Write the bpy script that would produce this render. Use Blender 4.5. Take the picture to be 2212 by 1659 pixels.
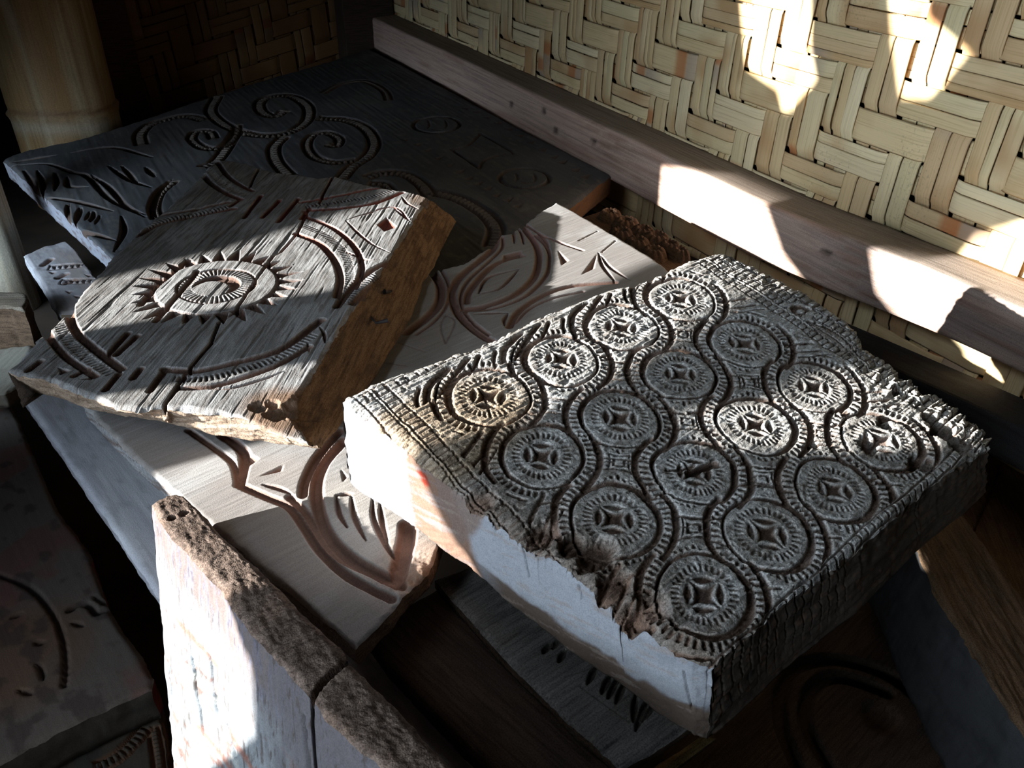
import bpy, bmesh, math, random
import numpy as np
from mathutils import Matrix, Vector
random.seed(7); RNG = np.random.default_rng(7)
for o in list(bpy.data.objects): bpy.data.objects.remove(o)
SC = bpy.context.scene
COL = SC.collection

# ------------------------------------------------------------------ camera
W, H, F = 2212., 1659., 1740.
CAM = np.array([0., 0., 1.0])                 # eye height above the floor (metres); right wall runs along +Y
def _basis():
    d = np.array([1030. - W/2, 3400. - H/2, F]); d /= np.linalg.norm(d)
    r = np.array([-80. - W/2, -360. - H/2, F]); r /= np.linalg.norm(r)
    r = r - d*(r @ d); r /= np.linalg.norm(r)
    return np.array([np.cross(r, -d), r, -d])
M = _basis()
cam_d = bpy.data.cameras.new('camera'); cam_o = bpy.data.objects.new('camera', cam_d); COL.objects.link(cam_o)
cam_d.sensor_width = 36.; cam_d.lens = F/W*36.; cam_d.clip_start = 0.02
mw = np.eye(4); mw[:3, 0] = M[:, 0]; mw[:3, 1] = -M[:, 1]; mw[:3, 2] = -M[:, 2]; mw[:3, 3] = CAM
cam_o.matrix_world = Matrix(mw.tolist())
SC.camera = cam_o

# ------------------------------------------------------------------ light and exposure
SC.view_settings.view_transform = 'Standard'; SC.view_settings.look = 'None'
SC.view_settings.gamma = 1.0; SC.view_settings.use_curve_mapping = False
SC.view_settings.exposure = 0.0
wd = bpy.data.worlds.new('sky'); SC.world = wd; wd.use_nodes = True
bg = wd.node_tree.nodes['Background']; bg.inputs[0].default_value = (0.55, 0.72, 1.0, 1); bg.inputs[1].default_value = 0.9
SUN_DIR = np.array([.943, -.26, -.207]); SUN_DIR /= np.linalg.norm(SUN_DIR)
sd = bpy.data.lights.new('sun', 'SUN'); sd.energy = 25.0; sd.angle = math.radians(0.6); sd.color = (1.0, 0.98, 0.935)
so = bpy.data.objects.new('sun', sd); COL.objects.link(so); so.location = (-3, 1.5, 3)
so.rotation_euler = Vector(SUN_DIR.tolist()).to_track_quat('-Z', 'Y').to_euler()
def area(name, loc, target, sx, sy, power, color, spread=180):
    l = bpy.data.lights.new(name, 'AREA'); l.shape = 'RECTANGLE'; l.size = sx; l.size_y = sy
    l.energy = power; l.color = color; l.spread = math.radians(spread)
    o = bpy.data.objects.new(name, l); COL.objects.link(o); o.location = loc
    o.rotation_euler = (Vector(target) - Vector(loc)).to_track_quat('-Z', 'Y').to_euler()
    return o
# daylight of the big window opening in the left wall
area('window_daylight', (-0.93, 0.22, 0.66), (1.2, 0.50, 0.64), 0.9, 0.40, 6.7, (0.74, 0.87, 1.0), 97)
area('upper_daylight', (-0.90, 0.45, 1.62), (1.2, 0.85, 0.30), 0.5, 0.3, 0.9, (0.78, 0.89, 1.0), 60)
# a second, small opening beside the bamboo posts
area('gap_daylight', (-0.84, 1.68, 0.44), (-0.14, 2.14, 0.12), 0.95, 0.22, 3.0, (0.66, 0.82, 1.0), 56)

# ------------------------------------------------------------------ surveying: sight lines cut by real planes
def ray(u, v): return M @ np.array([u - W/2, v - H/2, F])
def hit(u, v, p, n):
    r = ray(u, v); return CAM + r*(((p - CAM) @ n)/(r @ n))
ZUP = np.array([0., 0., 1.])
def hz(u, v, z): return hit(u, v, np.array([0, 0, z]), ZUP)
def hx(u, v, x): return hit(u, v, np.array([x, 0, 0]), np.array([1., 0, 0]))
def hy(u, v, y): return hit(u, v, np.array([0, y, 0]), np.array([0, 1., 0]))

# ------------------------------------------------------------------ noise (numpy)
def _hash(ix, iy, iz, seed):
    h = (ix*374761393 + iy*668265263 + iz*1274126177 + seed*974634777) & 0xFFFFFFFF
    h = ((h ^ (h >> 13))*1274126177) & 0xFFFFFFFF
    return ((h ^ (h >> 16)) & 0xFFFF)/32767.5 - 1.0
def noise3(x, y, z, seed=0):
    x0 = np.floor(x).astype(np.int64); y0 = np.floor(y).astype(np.int64); z0 = np.floor(z).astype(np.int64)
    fx = x - x0; fy = y - y0; fz = z - z0
    fx = fx*fx*(3 - 2*fx); fy = fy*fy*(3 - 2*fy); fz = fz*fz*(3 - 2*fz)
    r = 0
    for i in (0, 1):
        wx = fx if i else 1 - fx
        for j in (0, 1):
            wy = fy if j else 1 - fy
            for k in (0, 1):
                r = r + wx*wy*(fz if k else 1 - fz)*_hash(x0 + i, y0 + j, z0 + k, seed)
    return r
def noise2(x, y, seed=0):
    x0 = np.floor(x).astype(np.int64); y0 = np.floor(y).astype(np.int64)
    fx = x - x0; fy = y - y0
    fx = fx*fx*(3 - 2*fx); fy = fy*fy*(3 - 2*fy)
    z = np.zeros_like(x0); r = 0
    for i in (0, 1):
        for j in (0, 1):
            r = r + (fx if i else 1 - fx)*(fy if j else 1 - fy)*_hash(x0 + i, y0 + j, z, seed)
    return r
def fbm2(x, y, seed=0, o=4):
    r = 0; a = .5
    for k in range(o): r = r + a*noise2(x*2**k, y*2**k, seed + k*17); a *= .5
    return r
def sstep(a, b, x):
    t = np.clip((x - a)/(b - a), 0, 1); return t*t*(3 - 2*t)
def mix(c, d, t): return c*(1 - t[:, None]) + np.asarray(d)*t[:, None]

# ------------------------------------------------------------------ materials
def newmat(name):
    m = bpy.data.materials.new(name); m.use_nodes = True
    nt = m.node_tree; b = nt.nodes['Principled BSDF']
    b.inputs['Specular IOR Level'].default_value = 0.25; b.inputs['Roughness'].default_value = .85
    return m, nt, b
def nd(nt, t, **kw):
    n = nt.nodes.new(t)
    for k, v in kw.items():
        if k.startswith('i_'):
            key = k[2:].replace('_', ' ')
            n.inputs[int(key) if key.isdigit() else key].default_value = v
        else: setattr(n, k, v)
    return n
def ramp(nt, stops):
    r = nt.nodes.new('ShaderNodeValToRGB'); e = r.color_ramp.elements
    while len(e) > 1: e.remove(e[-1])
    e[0].position = stops[0][0]; e[0].color = (*stops[0][1], 1)
    for p, c in stops[1:]:
        x = e.new(p); x.color = (*c, 1)
    return r
def wood_mat(name, base=None, dark=0.45, grain=(14, 260, 260), bump=.35, rough=.88, spec=.2, fine=700, var=.5):
    """aged wood; colour from the mesh's own pigment attribute (or a plain base), grain along local X"""
    m, nt, b = newmat(name); L = nt.links
    tc = nd(nt, 'ShaderNodeTexCoord')
    mp = nd(nt, 'ShaderNodeMapping'); mp.inputs['Scale'].default_value = grain
    L.new(tc.outputs['Object'], mp.inputs['Vector'])
    n1 = nd(nt, 'ShaderNodeTexNoise', i_Scale=1.0, i_Detail=5.0, i_Roughness=.65); L.new(mp.outputs[0], n1.inputs['Vector'])
    n2 = nd(nt, 'ShaderNodeTexNoise', i_Scale=fine, i_Detail=2.0); L.new(tc.outputs['Object'], n2.inputs['Vector'])
    r1 = ramp(nt, [(.3, (dark, dark, dark)), (.55, (1, 1, 1)), (.75, (1.12, 1.12, 1.12))]); L.new(n1.outputs['Fac'], r1.inputs[0])
    r2 = ramp(nt, [(.25, (1 - var,)*3), (.6, (1.08,)*3)]); L.new(n2.outputs['Fac'], r2.inputs[0])
    mx = nd(nt, 'ShaderNodeMix', data_type='RGBA', blend_type='MULTIPLY'); mx.inputs[0].default_value = 1
    if base is None:
        at = nd(nt, 'ShaderNodeAttribute', attribute_name='Col'); L.new(at.outputs['Color'], mx.inputs[6])
    else: mx.inputs[6].default_value = (*base, 1)
    L.new(r1.outputs[0], mx.inputs[7])
    mx2 = nd(nt, 'ShaderNodeMix', data_type='RGBA', blend_type='MULTIPLY'); mx2.inputs[0].default_value = 1
    L.new(mx.outputs[2], mx2.inputs[6]); L.new(r2.outputs[0], mx2.inputs[7])
    L.new(mx2.outputs[2], b.inputs['Base Color'])
    ad = nd(nt, 'ShaderNodeMath', operation='ADD'); L.new(n1.outputs['Fac'], ad.inputs[0])
    ml = nd(nt, 'ShaderNodeMath', operation='MULTIPLY'); ml.inputs[1].default_value = .8
    L.new(n2.outputs['Fac'], ml.inputs[0]); L.new(ml.outputs[0], ad.inputs[1])
    bp = nd(nt, 'ShaderNodeBump', i_Strength=bump, i_Distance=.0022); L.new(ad.outputs[0], bp.inputs['Height'])
    L.new(bp.outputs[0], b.inputs['Normal'])
    b.inputs['Roughness'].default_value = rough; b.inputs['Specular IOR Level'].default_value = spec
    return m
MAT_CARVED = wood_mat('weathered_carved_wood', bump=.5, fine=620)
MAT_EYE = wood_mat('weathered_eye_wood', dark=.68, grain=(12, 200, 200), bump=.3, var=.4)
MAT_PAINT = wood_mat('painted_board_wood', dark=.87, bump=.14, var=.22, grain=(10, 160, 160))
MAT_BEAM = wood_mat('planed_reddish_beam', dark=.55, grain=(6, 90, 90), bump=.25, var=.3)
MAT_DARKWOOD = wood_mat('dark_brown_wood', base=(.085, .05, .032), dark=.5)
MAT_POST = wood_mat('corner_post_wood', base=(.06, .038, .028), dark=.5)

def bamboo_mat(name='split_bamboo', tone=(1, 1, 1)):
    """split bamboo: colour varies per strip, stained near the nodes; attribute 'along' = (metres along, metres across, 0)"""
    m, nt, b = newmat(name); L = nt.links
    at = nd(nt, 'ShaderNodeAttribute', attribute_name='along')
    oi = nd(nt, 'ShaderNodeObjectInfo')
    geo = nd(nt, 'ShaderNodeNewGeometry')
    r0 = ramp(nt, [(0, (.64, .47, .27)), (.18, (.78, .66, .43)), (.35, (.72, .66, .44)), (.5, (.82, .73, .50)), (.65, (.66, .52, .31)), (.78, (.86, .79, .57)), (.9, (.60, .42, .24)), (1, (.80, .72, .50))])
    L.new(oi.outputs['Random'], r0.inputs[0])
    # lengthwise fibre
    cm = nd(nt, 'ShaderNodeCombineXYZ'); L.new(oi.outputs['Random'], cm.inputs[2])
    sc = nd(nt, 'ShaderNodeVectorMath', operation='SCALE'); sc.inputs[3].default_value = 37.; L.new(cm.outputs[0], sc.inputs[0])
    av = nd(nt, 'ShaderNodeVectorMath', operation='ADD'); L.new(at.outputs['Vector'], av.inputs[0]); L.new(sc.outputs[0], av.inputs[1])
    mp = nd(nt, 'ShaderNodeMapping'); mp.inputs['Scale'].default_value = (9, 420, 9); L.new(av.outputs[0], mp.inputs['Vector'])
    n1 = nd(nt, 'ShaderNodeTexNoise', i_Scale=1., i_Detail=4.); L.new(mp.outputs[0], n1.inputs['Vector'])
    r1 = ramp(nt, [(.28, (.80, .76, .68)), (.5, (1, 1, 1)), (.8, (1.05, 1.05, 1.05))]); L.new(n1.outputs['Fac'], r1.inputs[0])
    m1 = nd(nt, 'ShaderNodeMix', data_type='RGBA', blend_type='MULTIPLY'); m1.inputs[0].default_value = 1
    L.new(r0.outputs[0], m1.inputs[6]); L.new(r1.outputs[0], m1.inputs[7])
    # tan lengths: slow change along the strip
    mp2 = nd(nt, 'ShaderNodeMapping'); mp2.inputs['Scale'].default_value = (6.5, 8, 6.5); L.new(av.outputs[0], mp2.inputs['Vector'])
    n2 = nd(nt, 'ShaderNodeTexNoise', i_Scale=1., i_Detail=2.); L.new(mp2.outputs[0], n2.inputs['Vector'])
    r2 = ramp(nt, [(.54, (0, 0, 0)), (.68, (.75, .75, .75))]); L.new(n2.outputs['Fac'], r2.inputs[0])
    m2 = nd(nt, 'ShaderNodeMix', data_type='RGBA'); m2.inputs[7].default_value = (.52, .33, .17, 1)
    L.new(r2.outputs[0], m2.inputs[0]); L.new(m1.outputs[2], m2.inputs[6])
    # bamboo nodes: an orange band beside a grey-violet band
    sx = nd(nt, 'ShaderNodeSeparateXYZ'); L.new(at.outputs['Vector'], sx.inputs[0])
    ph = nd(nt, 'ShaderNodeMath', operation='MULTIPLY_ADD'); ph.inputs[1].default_value = 1/1.15; L.new(sx.outputs[0], ph.inputs[0])
    rm = nd(nt, 'ShaderNodeMath', operation='MULTIPLY'); rm.inputs[1].default_value = 53.; L.new(oi.outputs['Random'], rm.inputs[0]); L.new(rm.outputs[0], ph.inputs[2])
    fr = nd(nt, 'ShaderNodeMath', operation='FRACT'); L.new(ph.outputs[0], fr.inputs[0])
    r3 = ramp(nt, [(.0, (.0,)*3), (.012, (.75,)*3), (.034, (.85,)*3), (.04, (0,)*3)]); L.new(fr.outputs[0], r3.inputs[0])
    r4 = ramp(nt, [(.034, (0,)*3), (.04, (.75,)*3), (.056, (.7,)*3), (.09, (0,)*3)]); L.new(fr.outputs[0], r4.inputs[0])
    m3 = nd(nt, 'ShaderNodeMix', data_type='RGBA'); m3.inputs[7].default_value = (.50, .19, .07, 1); L.new(r3.outputs[0], m3.inputs[0]); L.new(m2.outputs[2], m3.inputs[6])
    m4 = nd(nt, 'ShaderNodeMix', data_type='RGBA'); m4.inputs[7].default_value = (.42, .36, .33, 1); L.new(r4.outputs[0], m4.inputs[0]); L.new(m3.outputs[2], m4.inputs[6])
    # mildew specks and dust
    n5 = nd(nt, 'ShaderNodeTexNoise', i_Scale=230., i_Detail=4.); L.new(geo.outputs['Position'], n5.inputs['Vector'])
    n6 = nd(nt, 'ShaderNodeTexNoise', i_Scale=5., i_Detail=1.); L.new(geo.outputs['Position'], n6.inputs['Vector'])
    mu = nd(nt, 'ShaderNodeMath', operation='MULTIPLY'); L.new(n5.outputs['Fac'], mu.inputs[0]); L.new(n6.outputs['Fac'], mu.inputs[1])
    r5 = ramp(nt, [(.38, (0,)*3), (.5, (.4,)*3)]); L.new(mu.outputs[0], r5.inputs[0])
    m5 = nd(nt, 'ShaderNodeMix', data_type='RGBA'); m5.inputs[7].default_value = (.22, .19, .14, 1); L.new(r5.outputs[0], m5.inputs[0]); L.new(m4.outputs[2], m5.inputs[6])
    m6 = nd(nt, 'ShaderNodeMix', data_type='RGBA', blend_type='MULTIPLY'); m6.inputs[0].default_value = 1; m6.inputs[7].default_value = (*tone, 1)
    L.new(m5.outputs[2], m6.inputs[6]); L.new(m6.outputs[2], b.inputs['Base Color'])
    bp = nd(nt, 'ShaderNodeBump', i_Strength=.2, i_Distance=.0006); L.new(n1.outputs['Fac'], bp.inputs['Height']); L.new(bp.outputs[0], b.inputs['Normal'])
    b.inputs['Roughness'].default_value = .6; b.inputs['Specular IOR Level'].default_value = .3
    return m
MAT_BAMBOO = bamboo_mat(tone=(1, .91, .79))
MAT_BAMBOO_SHADE = bamboo_mat('shade_darkened_bamboo', (.20, .125, .07))  # same bamboo, back wall's shade put into a darker tone
def plain(name, c, rough=.9, scale=30., amp=.4):
    m, nt, b = newmat(name); L = nt.links
    tc = nd(nt, 'ShaderNodeTexCoord'); n = nd(nt, 'ShaderNodeTexNoise', i_Scale=scale, i_Detail=5.); L.new(tc.outputs['Object'], n.inputs['Vector'])
    r = ramp(nt, [(.3, tuple(x*(1 - amp) for x in c)), (.7, c)]); L.new(n.outputs['Fac'], r.inputs[0]); L.new(r.outputs[0], b.inputs['Base Color'])
    b.inputs['Roughness'].default_value = rough
    return m
MAT_BACK = plain('dark_backing', (.012, .009, .007))
MAT_FLOOR = plain('dark_floor', (.05, .036, .026), scale=12)
MAT_SHELL = plain('rough_timber_wall', (.10, .075, .05), scale=6)
MAT_NAIL = plain('rusty_iron', (.05, .04, .04), .6)

# ------------------------------------------------------------------ objects
def tag(o, label=None, cat=None, group=None, kind=None):
    if label: o['label'] = label
    if cat: o['category'] = cat
    if group: o['group'] = group
    if kind: o['kind'] = kind
    return o
def link(name, me, parent=None, mats=()):
    o = bpy.data.objects.new(name, me); COL.objects.link(o)
    for m in mats: me.materials.append(m)
    if parent: o.parent = parent
    return o
def mesh_np(name, V, Q, col=None, mat_idx=None, smooth=True, ngon=None):
    me = bpy.data.meshes.new(name)
    V = np.asarray(V, np.float32); Q = np.asarray(Q, np.int32)
    me.vertices.add(len(V)); me.vertices.foreach_set('co', V.ravel())
    nq = len(Q); lv = Q.ravel(); st = np.arange(0, Q.size, Q.shape[1], dtype=np.int32); sm = np.full(nq, smooth)
    if ngon is not None: st = np.r_[st, Q.size].astype(np.int32); lv = np.r_[lv, ngon].astype(np.int32); sm = np.r_[sm, False]
    me.loops.add(len(lv)); me.loops.foreach_set('vertex_index', lv)
    me.polygons.add(len(st)); me.polygons.foreach_set('loop_start', st)
    if mat_idx is not None: me.polygons.foreach_set('material_index', np.asarray(mat_idx, np.int32))
    me.polygons.foreach_set('use_smooth', sm)
    if col is not None:
        a = me.attributes.new('Col', 'FLOAT_COLOR', 'POINT')
        a.data.foreach_set('color', np.c_[np.clip(col, 0, 1), np.ones(len(col))].astype(np.float32).ravel())
    me.update(calc_edges=True); me.validate()
    return me
def box_me(name, x0, x1, y0, y1, z0, z1, bev=.004):
    bm = bmesh.new(); bmesh.ops.create_cube(bm, size=1)
    for v in bm.verts: v.co = ((x0 + x1)/2 + v.co.x*(x1 - x0), (y0 + y1)/2 + v.co.y*(y1 - y0), (z0 + z1)/2 + v.co.z*(z1 - z0))
    if bev: bmesh.ops.bevel(bm, geom=bm.edges[:], offset=bev, segments=2, affect='EDGES', profile=.6)
    me = bpy.data.meshes.new(name); bm.to_mesh(me); bm.free(); return me

def resample(P, n):
    P = np.asarray(P, float); s = np.r_[0, np.cumsum(np.linalg.norm(np.diff(P, axis=0), axis=1))]
    t = np.linspace(0, s[-1], n); return np.stack([np.interp(t, s, P[:, k]) for k in range(P.shape[1])], 1)
def smooth_poly(P, k=6):
    P = np.asarray(P, float)
    if len(P) < 3: return P
    Q = np.vstack([2*P[0] - P[1], P, 2*P[-1] - P[-2]]); out = []
    for i in range(1, len(Q) - 2):
        p0, p1, p2, p3 = Q[i - 1:i + 3]
        for t in np.linspace(0, 1, k, endpoint=False):
            out.append(.5*((2*p1) + (-p0 + p2)*t + (2*p0 - 5*p1 + 4*p2 - p3)*t*t + (-p0 + 3*p1 - 3*p2 + p3)*t**3))
    out.append(P[-1]); return np.array(out)

class Plane:
    """a board's own frame: origin, grain direction a, b, normal n"""
    def __init__(s, p, n, grain_px=None, grain=None):
        s.p = np.asarray(p, float); s.n = np.asarray(n, float)/np.linalg.norm(n)
        if s.n[2] < 0: s.n = -s.n
        g = np.asarray(grain, float) if grain is not None else hit(*grain_px[1], s.p, s.n) - hit(*grain_px[0], s.p, s.n)
        g = g - s.n*(g @ s.n); s.a = g/np.linalg.norm(g); s.b = np.cross(s.n, s.a)
    def px(s, pts, drop=0.):
        q = s.p - s.n*drop
        W3 = np.array([hit(u, v, q, s.n) for u, v in pts])
        return np.stack([(W3 - s.p) @ s.a, (W3 - s.p) @ s.b], 1)
    def matrix(s):
        m = np.eye(4); m[:3, 0] = s.a; m[:3, 1] = s.b; m[:3, 2] = s.n; m[:3, 3] = s.p
        return Matrix(m.tolist())

class Carver:
    """chisel cuts on a height field"""
    def __init__(s, pl, A, B):
        s.pl = pl; s.A = A; s.B = B; s.h = np.zeros_like(A); s.g = np.zeros_like(A)
    def _pts(s, pts, smooth, local):
        P = np.asarray(pts, float) if local else s.pl.px(pts)
        return smooth_poly(P) if smooth else P
    def _sel(s, P, r):
        lo = P.min(0) - r; hi = P.max(0) + r
        return np.nonzero((s.A > lo[0]) & (s.A < hi[0]) & (s.B > lo[1]) & (s.B < hi[1]))[0]
    def dist(s, P, I):
        d = np.full(len(I), 9.); sa = np.zeros(len(I)); side = np.zeros(len(I)); acc = 0.
        x = s.A[I]; y = s.B[I]
        for (x0, y0), (x1, y1) in zip(P[:-1], P[1:]):
            ex = x1 - x0; ey = y1 - y0; L = math.hypot(ex, ey)
            if L < 1e-9: continue
            t = np.clip(((x - x0)*ex + (y - y0)*ey)/(L*L), 0, 1)
            dx = x - x0 - t*ex; dy = y - y0 - t*ey; q = np.hypot(dx, dy); m = q < d
            d[m] = q[m]; sa[m] = acc + t[m]*L; side[m] = np.sign(ex*dy - ey*dx)[m]; acc += L
        return d, sa, side, acc
    def cut(s, I, dep, gm=None):
        s.h[I] = np.minimum(s.h[I], -dep)
        s.g[I] = np.maximum(s.g[I], np.clip(dep/.003, 0, 1) if gm is None else gm)
    def groove(s, pts, w, d, smooth=True, local=False, taper=False, prof=1.0):
        P = s._pts(pts, smooth, local); I = s._sel(P, w)
        if not len(I): return
        q, sa, side, Lt = s.dist(P, I); ww = np.full(len(I), w/2)
        if taper: ww = ww*np.clip(np.sin(np.clip(sa/Lt, 0, 1)*np.pi), .08, 1)**.6
        x = np.clip(1 - q/ww, 0, 1); dep = d*np.minimum(1, x*1.9)**prof
        s.cut(I, dep)
    def ladder(s, pts, w, pitch, d, smooth=True, local=False, edge=True, ew=.003, ed=None):
        P = s._pts(pts, smooth, local); I = s._sel(P, w)
        if not len(I): return
        q, sa, side, Lt = s.dist(P, I)
        fr = np.abs(((sa/pitch) % 1) - .5)*2
        m = (q < w*.36) & (sa > 1e-4) & (sa < Lt - 1e-4)
        dep = np.where(m, d*np.clip((fr - .45)/.3, 0, 1)*np.clip((w*.36 - q)/(w*.1), 0, 1), 0); s.cut(I, dep, np.clip(dep/d, 0, 1)*.6)
        if edge:
            e = np.abs(q - w/2); dep = (ed or d*1.6)*np.clip((1 - e/ew)*1.8, 0, 1)
            dep = np.where((sa > 1e-4) & (sa < Lt - 1e-4), dep, 0); s.cut(I, dep)
    def poly(s, pts, d, wall=.003, smooth=False, local=False, slope=False):
        P = s._pts(pts, smooth, local); P = np.vstack([P, P[:1]]); I = s._sel(P, 0)
        if not len(I): return
        x = s.A[I]; y = s.B[I]; ins = np.zeros(len(I), bool)
        for (x0, y0), (x1, y1) in zip(P[:-1], P[1:]):
            if y0 == y1: continue
            c = ((y0 > y) != (y1 > y)) & (x < (x1 - x0)*(y - y0)/(y1 - y0) + x0); ins ^= c
        q = s.dist(P, I)[0]
        s.cut(I, np.where(ins, d*np.clip(q/wall, 0, 1), 0))
    def chip(s, px, size, ang, d):
        c = s.pl.px([px])[0]; t = [(1.0, 0), (-.7, .62), (-.7, -.62)]
        s.poly([(c[0] + size*(math.cos(ang)*x - math.sin(ang)*y), c[1] + size*(math.sin(ang)*x + math.cos(ang)*y)) for x, y in t], d, size*.5, local=True)

def slab(name, pl, edges, thick, cell, carve=None, paint=None, side_paint=None, bottom=None, mats=None, rough=.001, rows=8,
         rough_scale=60., edge_wear=.004, parent=None, side_h=None, side_rough=(1, 1, 1, 1)):
    """board: top is a height field over a four-sided outline (edges = 4 pixel polylines A-B, B-C, C-D, D-A), sides drop to a lower outline"""
    E = [pl.px(e) for e in edges]
    for k in range(4):
        mid = (E[k][-1] + E[(k + 1) % 4][0])/2; E[k][-1] = mid; E[(k + 1) % 4][0] = mid
    ln = [np.linalg.norm(np.diff(e, axis=0), axis=1).sum() for e in E]
    nu = int(max(ln[0], ln[2])/cell) + 2; nv = int(max(ln[1], ln[3])/cell) + 2
    c0 = resample(E[0], nu); d1 = resample(E[1], nv); c1 = resample(E[2][::-1], nu); d0 = resample(E[3][::-1], nv)
    u = np.linspace(0, 1, nu)[:, None, None]; v = np.linspace(0, 1, nv)[None, :, None]
    P = (1 - v)*c0[:, None] + v*c1[:, None] + (1 - u)*d0[None] + u*d1[None] \
        - ((1 - u)*(1 - v)*c0[0] + u*(1 - v)*c0[-1] + (1 - u)*v*c1[0] + u*v*c1[-1])
    A = P[..., 0].ravel().copy(); B = P[..., 1].ravel().copy()
    C = Carver(pl, A, B)
    U = np.repeat(np.linspace(0, 1, nu), nv); Vv = np.tile(np.linspace(0, 1, nv), nu)
    C.U = U; C.V = Vv
    de = np.minimum(np.minimum(U, 1 - U)*(ln[0] + ln[2])/2, np.minimum(Vv, 1 - Vv)*(ln[1] + ln[3])/2); C.de = de
    if carve: carve(C)
    hgt = C.h - edge_wear*np.clip(1 - de/(edge_wear*2.0), 0, 1)**2
    def rvec(x, y, z, w):
        s = rough_scale
        return [w*rough*(noise3(x*s, y*s, z*s, 90 + k) + .6*noise3(x*s*2.7, y*s*2.7, z*s*2.7, 95 + k)) for k in range(3)]
    we = np.clip(1 - de/.006, 0, 1)
    r = rvec(A, B, hgt*0, we)
    top = np.stack([A + r[0], B + r[1], hgt + r[2]], 1)
    col = paint(C) if paint else np.tile([.3, .3, .3], (len(A), 1))
    idx = np.arange(nu*nv).reshape(nu, nv)
    Q = np.stack([idx[:-1, :-1], idx[1:, :-1], idx[1:, 1:], idx[:-1, 1:]], -1).reshape(-1, 4)
    Vs = [top]; Cs = [col]; Qs = [Q]; mi = [np.zeros(len(Q), int)]; off = nu*nv
    rims = [idx[:, 0], idx[-1, :], idx[::-1, -1], idx[0, ::-1]]
    th = thick if callable(thick) else (lambda a, b: np.full(len(a), thick))
    for k, rim in enumerate(rims):
        T = np.stack([A[rim], B[rim], hgt[rim]], 1); n = len(rim)
        if bottom and isinstance(bottom[k], tuple): Bo = T[:, :2] + np.array(bottom[k])
        elif bottom and bottom[k] is not None: Bo = resample(pl.px(bottom[k], th(np.zeros(1), np.zeros(1))[0]), n)
        else: Bo = T[:, :2]
        Bo = np.c_[Bo, -th(Bo[:, 0], Bo[:, 1])]
        t = np.linspace(0, 1, rows)[None, :, None]
        S = (T[:, None]*(1 - t) + Bo[:, None]*t).reshape(-1, 3)
        wr = np.tile(np.sin(np.linspace(0, 1, rows)*np.pi*.5)**.3, n)
        tz = np.tile(np.linspace(0, 1, rows), n)
        r = rvec(S[:, 0], S[:, 1], np.where(tz < 1e-6, 0, S[:, 2]), np.ones(len(S)))
        fade = np.clip(tz*8, 0, 1)*np.clip(np.minimum(np.repeat(np.linspace(0, 1, n), rows), 1 - np.repeat(np.linspace(0, 1, n), rows))*25, 0, 1)
        S2 = S + np.stack(r, 1)*(1 - fade*(1 - side_rough[k]))[:, None]
        if side_h:
            tg = np.gradient(T[:, :2], axis=0); tg /= np.linalg.norm(tg, axis=1)[:, None] + 1e-12
            S2[:, :2] += np.repeat(np.c_[-tg[:, 1], tg[:, 0]], rows, 0)*(side_h(k, np.repeat(np.linspace(0, 1, n), rows), tz, S)*np.clip(tz*30, 0, 1))[:, None]
        sp = side_paint(k, np.repeat(np.linspace(0, 1, n), rows), tz, S) if side_paint else np.tile([.2, .13, .085], (len(S), 1))
        ii = np.arange(n*rows).reshape(n, rows) + off
        q = np.stack([ii[:-1, 1:], ii[1:, 1:], ii[1:, :-1], ii[:-1, :-1]], -1).reshape(-1, 4)
        Vs.append(S2); Cs.append(sp); Qs.append(q); mi.append(np.full(len(q), 1 if mats and len(mats) > 1 else 0)); off += len(S)
    # underside
    bc = []
    for k, rim in enumerate(rims):
        o0 = sum(len(x) for x in Vs[:k + 1]); bc += [o0 + q*rows + rows - 1 for q in range(len(rim) - 1)]
    mi.append(np.array([1 if mats and len(mats) > 1 else 0]))
    me = mesh_np(name, np.vstack(Vs), np.vstack(Qs), np.vstack(Cs), np.concatenate(mi), ngon=np.array(bc[::-1]))
    o = link(name, me, parent, mats or [MAT_CARVED]); o.matrix_world = pl.matrix()
    return o

# =================================================================== ROOM SHELL
X0 = 1.26; YB = 3.2; XL = -1.0; YF = -1.6; ZC = 1.9
def shell(name, *b):
    o = link(name, box_me(name, *b, bev=0), None, [MAT_SHELL]); tag(o, kind='structure'); return o
fl = link('floor', box_me('floor', XL - .3, X0 + .08, YF - .05, YB + .08, -.05, 0, 0), None, [MAT_FLOOR]); tag(fl, kind='structure')
shell('ceiling', XL - .3, X0 + .08, YF - .05, YB + .08, ZC, ZC + .05)
shell('wall_front', XL, X0 + .08, YF - .05, YF, 0, ZC)
# left wall: unseen sheet, its openings shaped to throw the low sun's patches
OPEN = [
 [(1.33, -.35), (1.40, -.268), (1.47, -.222), (1.57, -.17), (1.645, -.085), (1.80, -.085), (1.95, -.12), (1.94, -.225), (1.85, -.215), (1.76, -.224), (1.70, -.246), (1.60, -.284), (1.50, -.33), (1.42, -.37)],
 [(.76, -.46), (.81, -.58), (.85, -.70), (.93, -.68), (.95, -.53), (1.0, -.445), (1.115, -.412), (1.155, -.365), (1.20, -.28), (1.25, -.20), (1.355, -.15), (1.39, -.085), (1.32, -.072), (1.30, -.015), (1.22, .045), (1.10, .06), (1.07, -.03), (1.12, -.09), (1.04, -.138), (1.0, -.163), (.978, -.178), (.938, -.206), (.915, -.24), (.885, -.31), (.855, -.365), (.79, -.395)],
 [(.934, -.167), (.932, -.146), (.966, -.122), (.962, -.10), (.87, -.113), (.838, -.145), (.85, -.168), (.88, -.182)],
 [(1.92, .25), (1.75, .29), (1.72, .19), (1.69, .14), (1.745, .065), (1.775, .105), (1.87, .125)],
 [(1.585, .32), (1.52, .32), (1.50, .275), (1.415, .24), (1.455, .165), (1.505, .152), (1.55, .235)],
]
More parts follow.
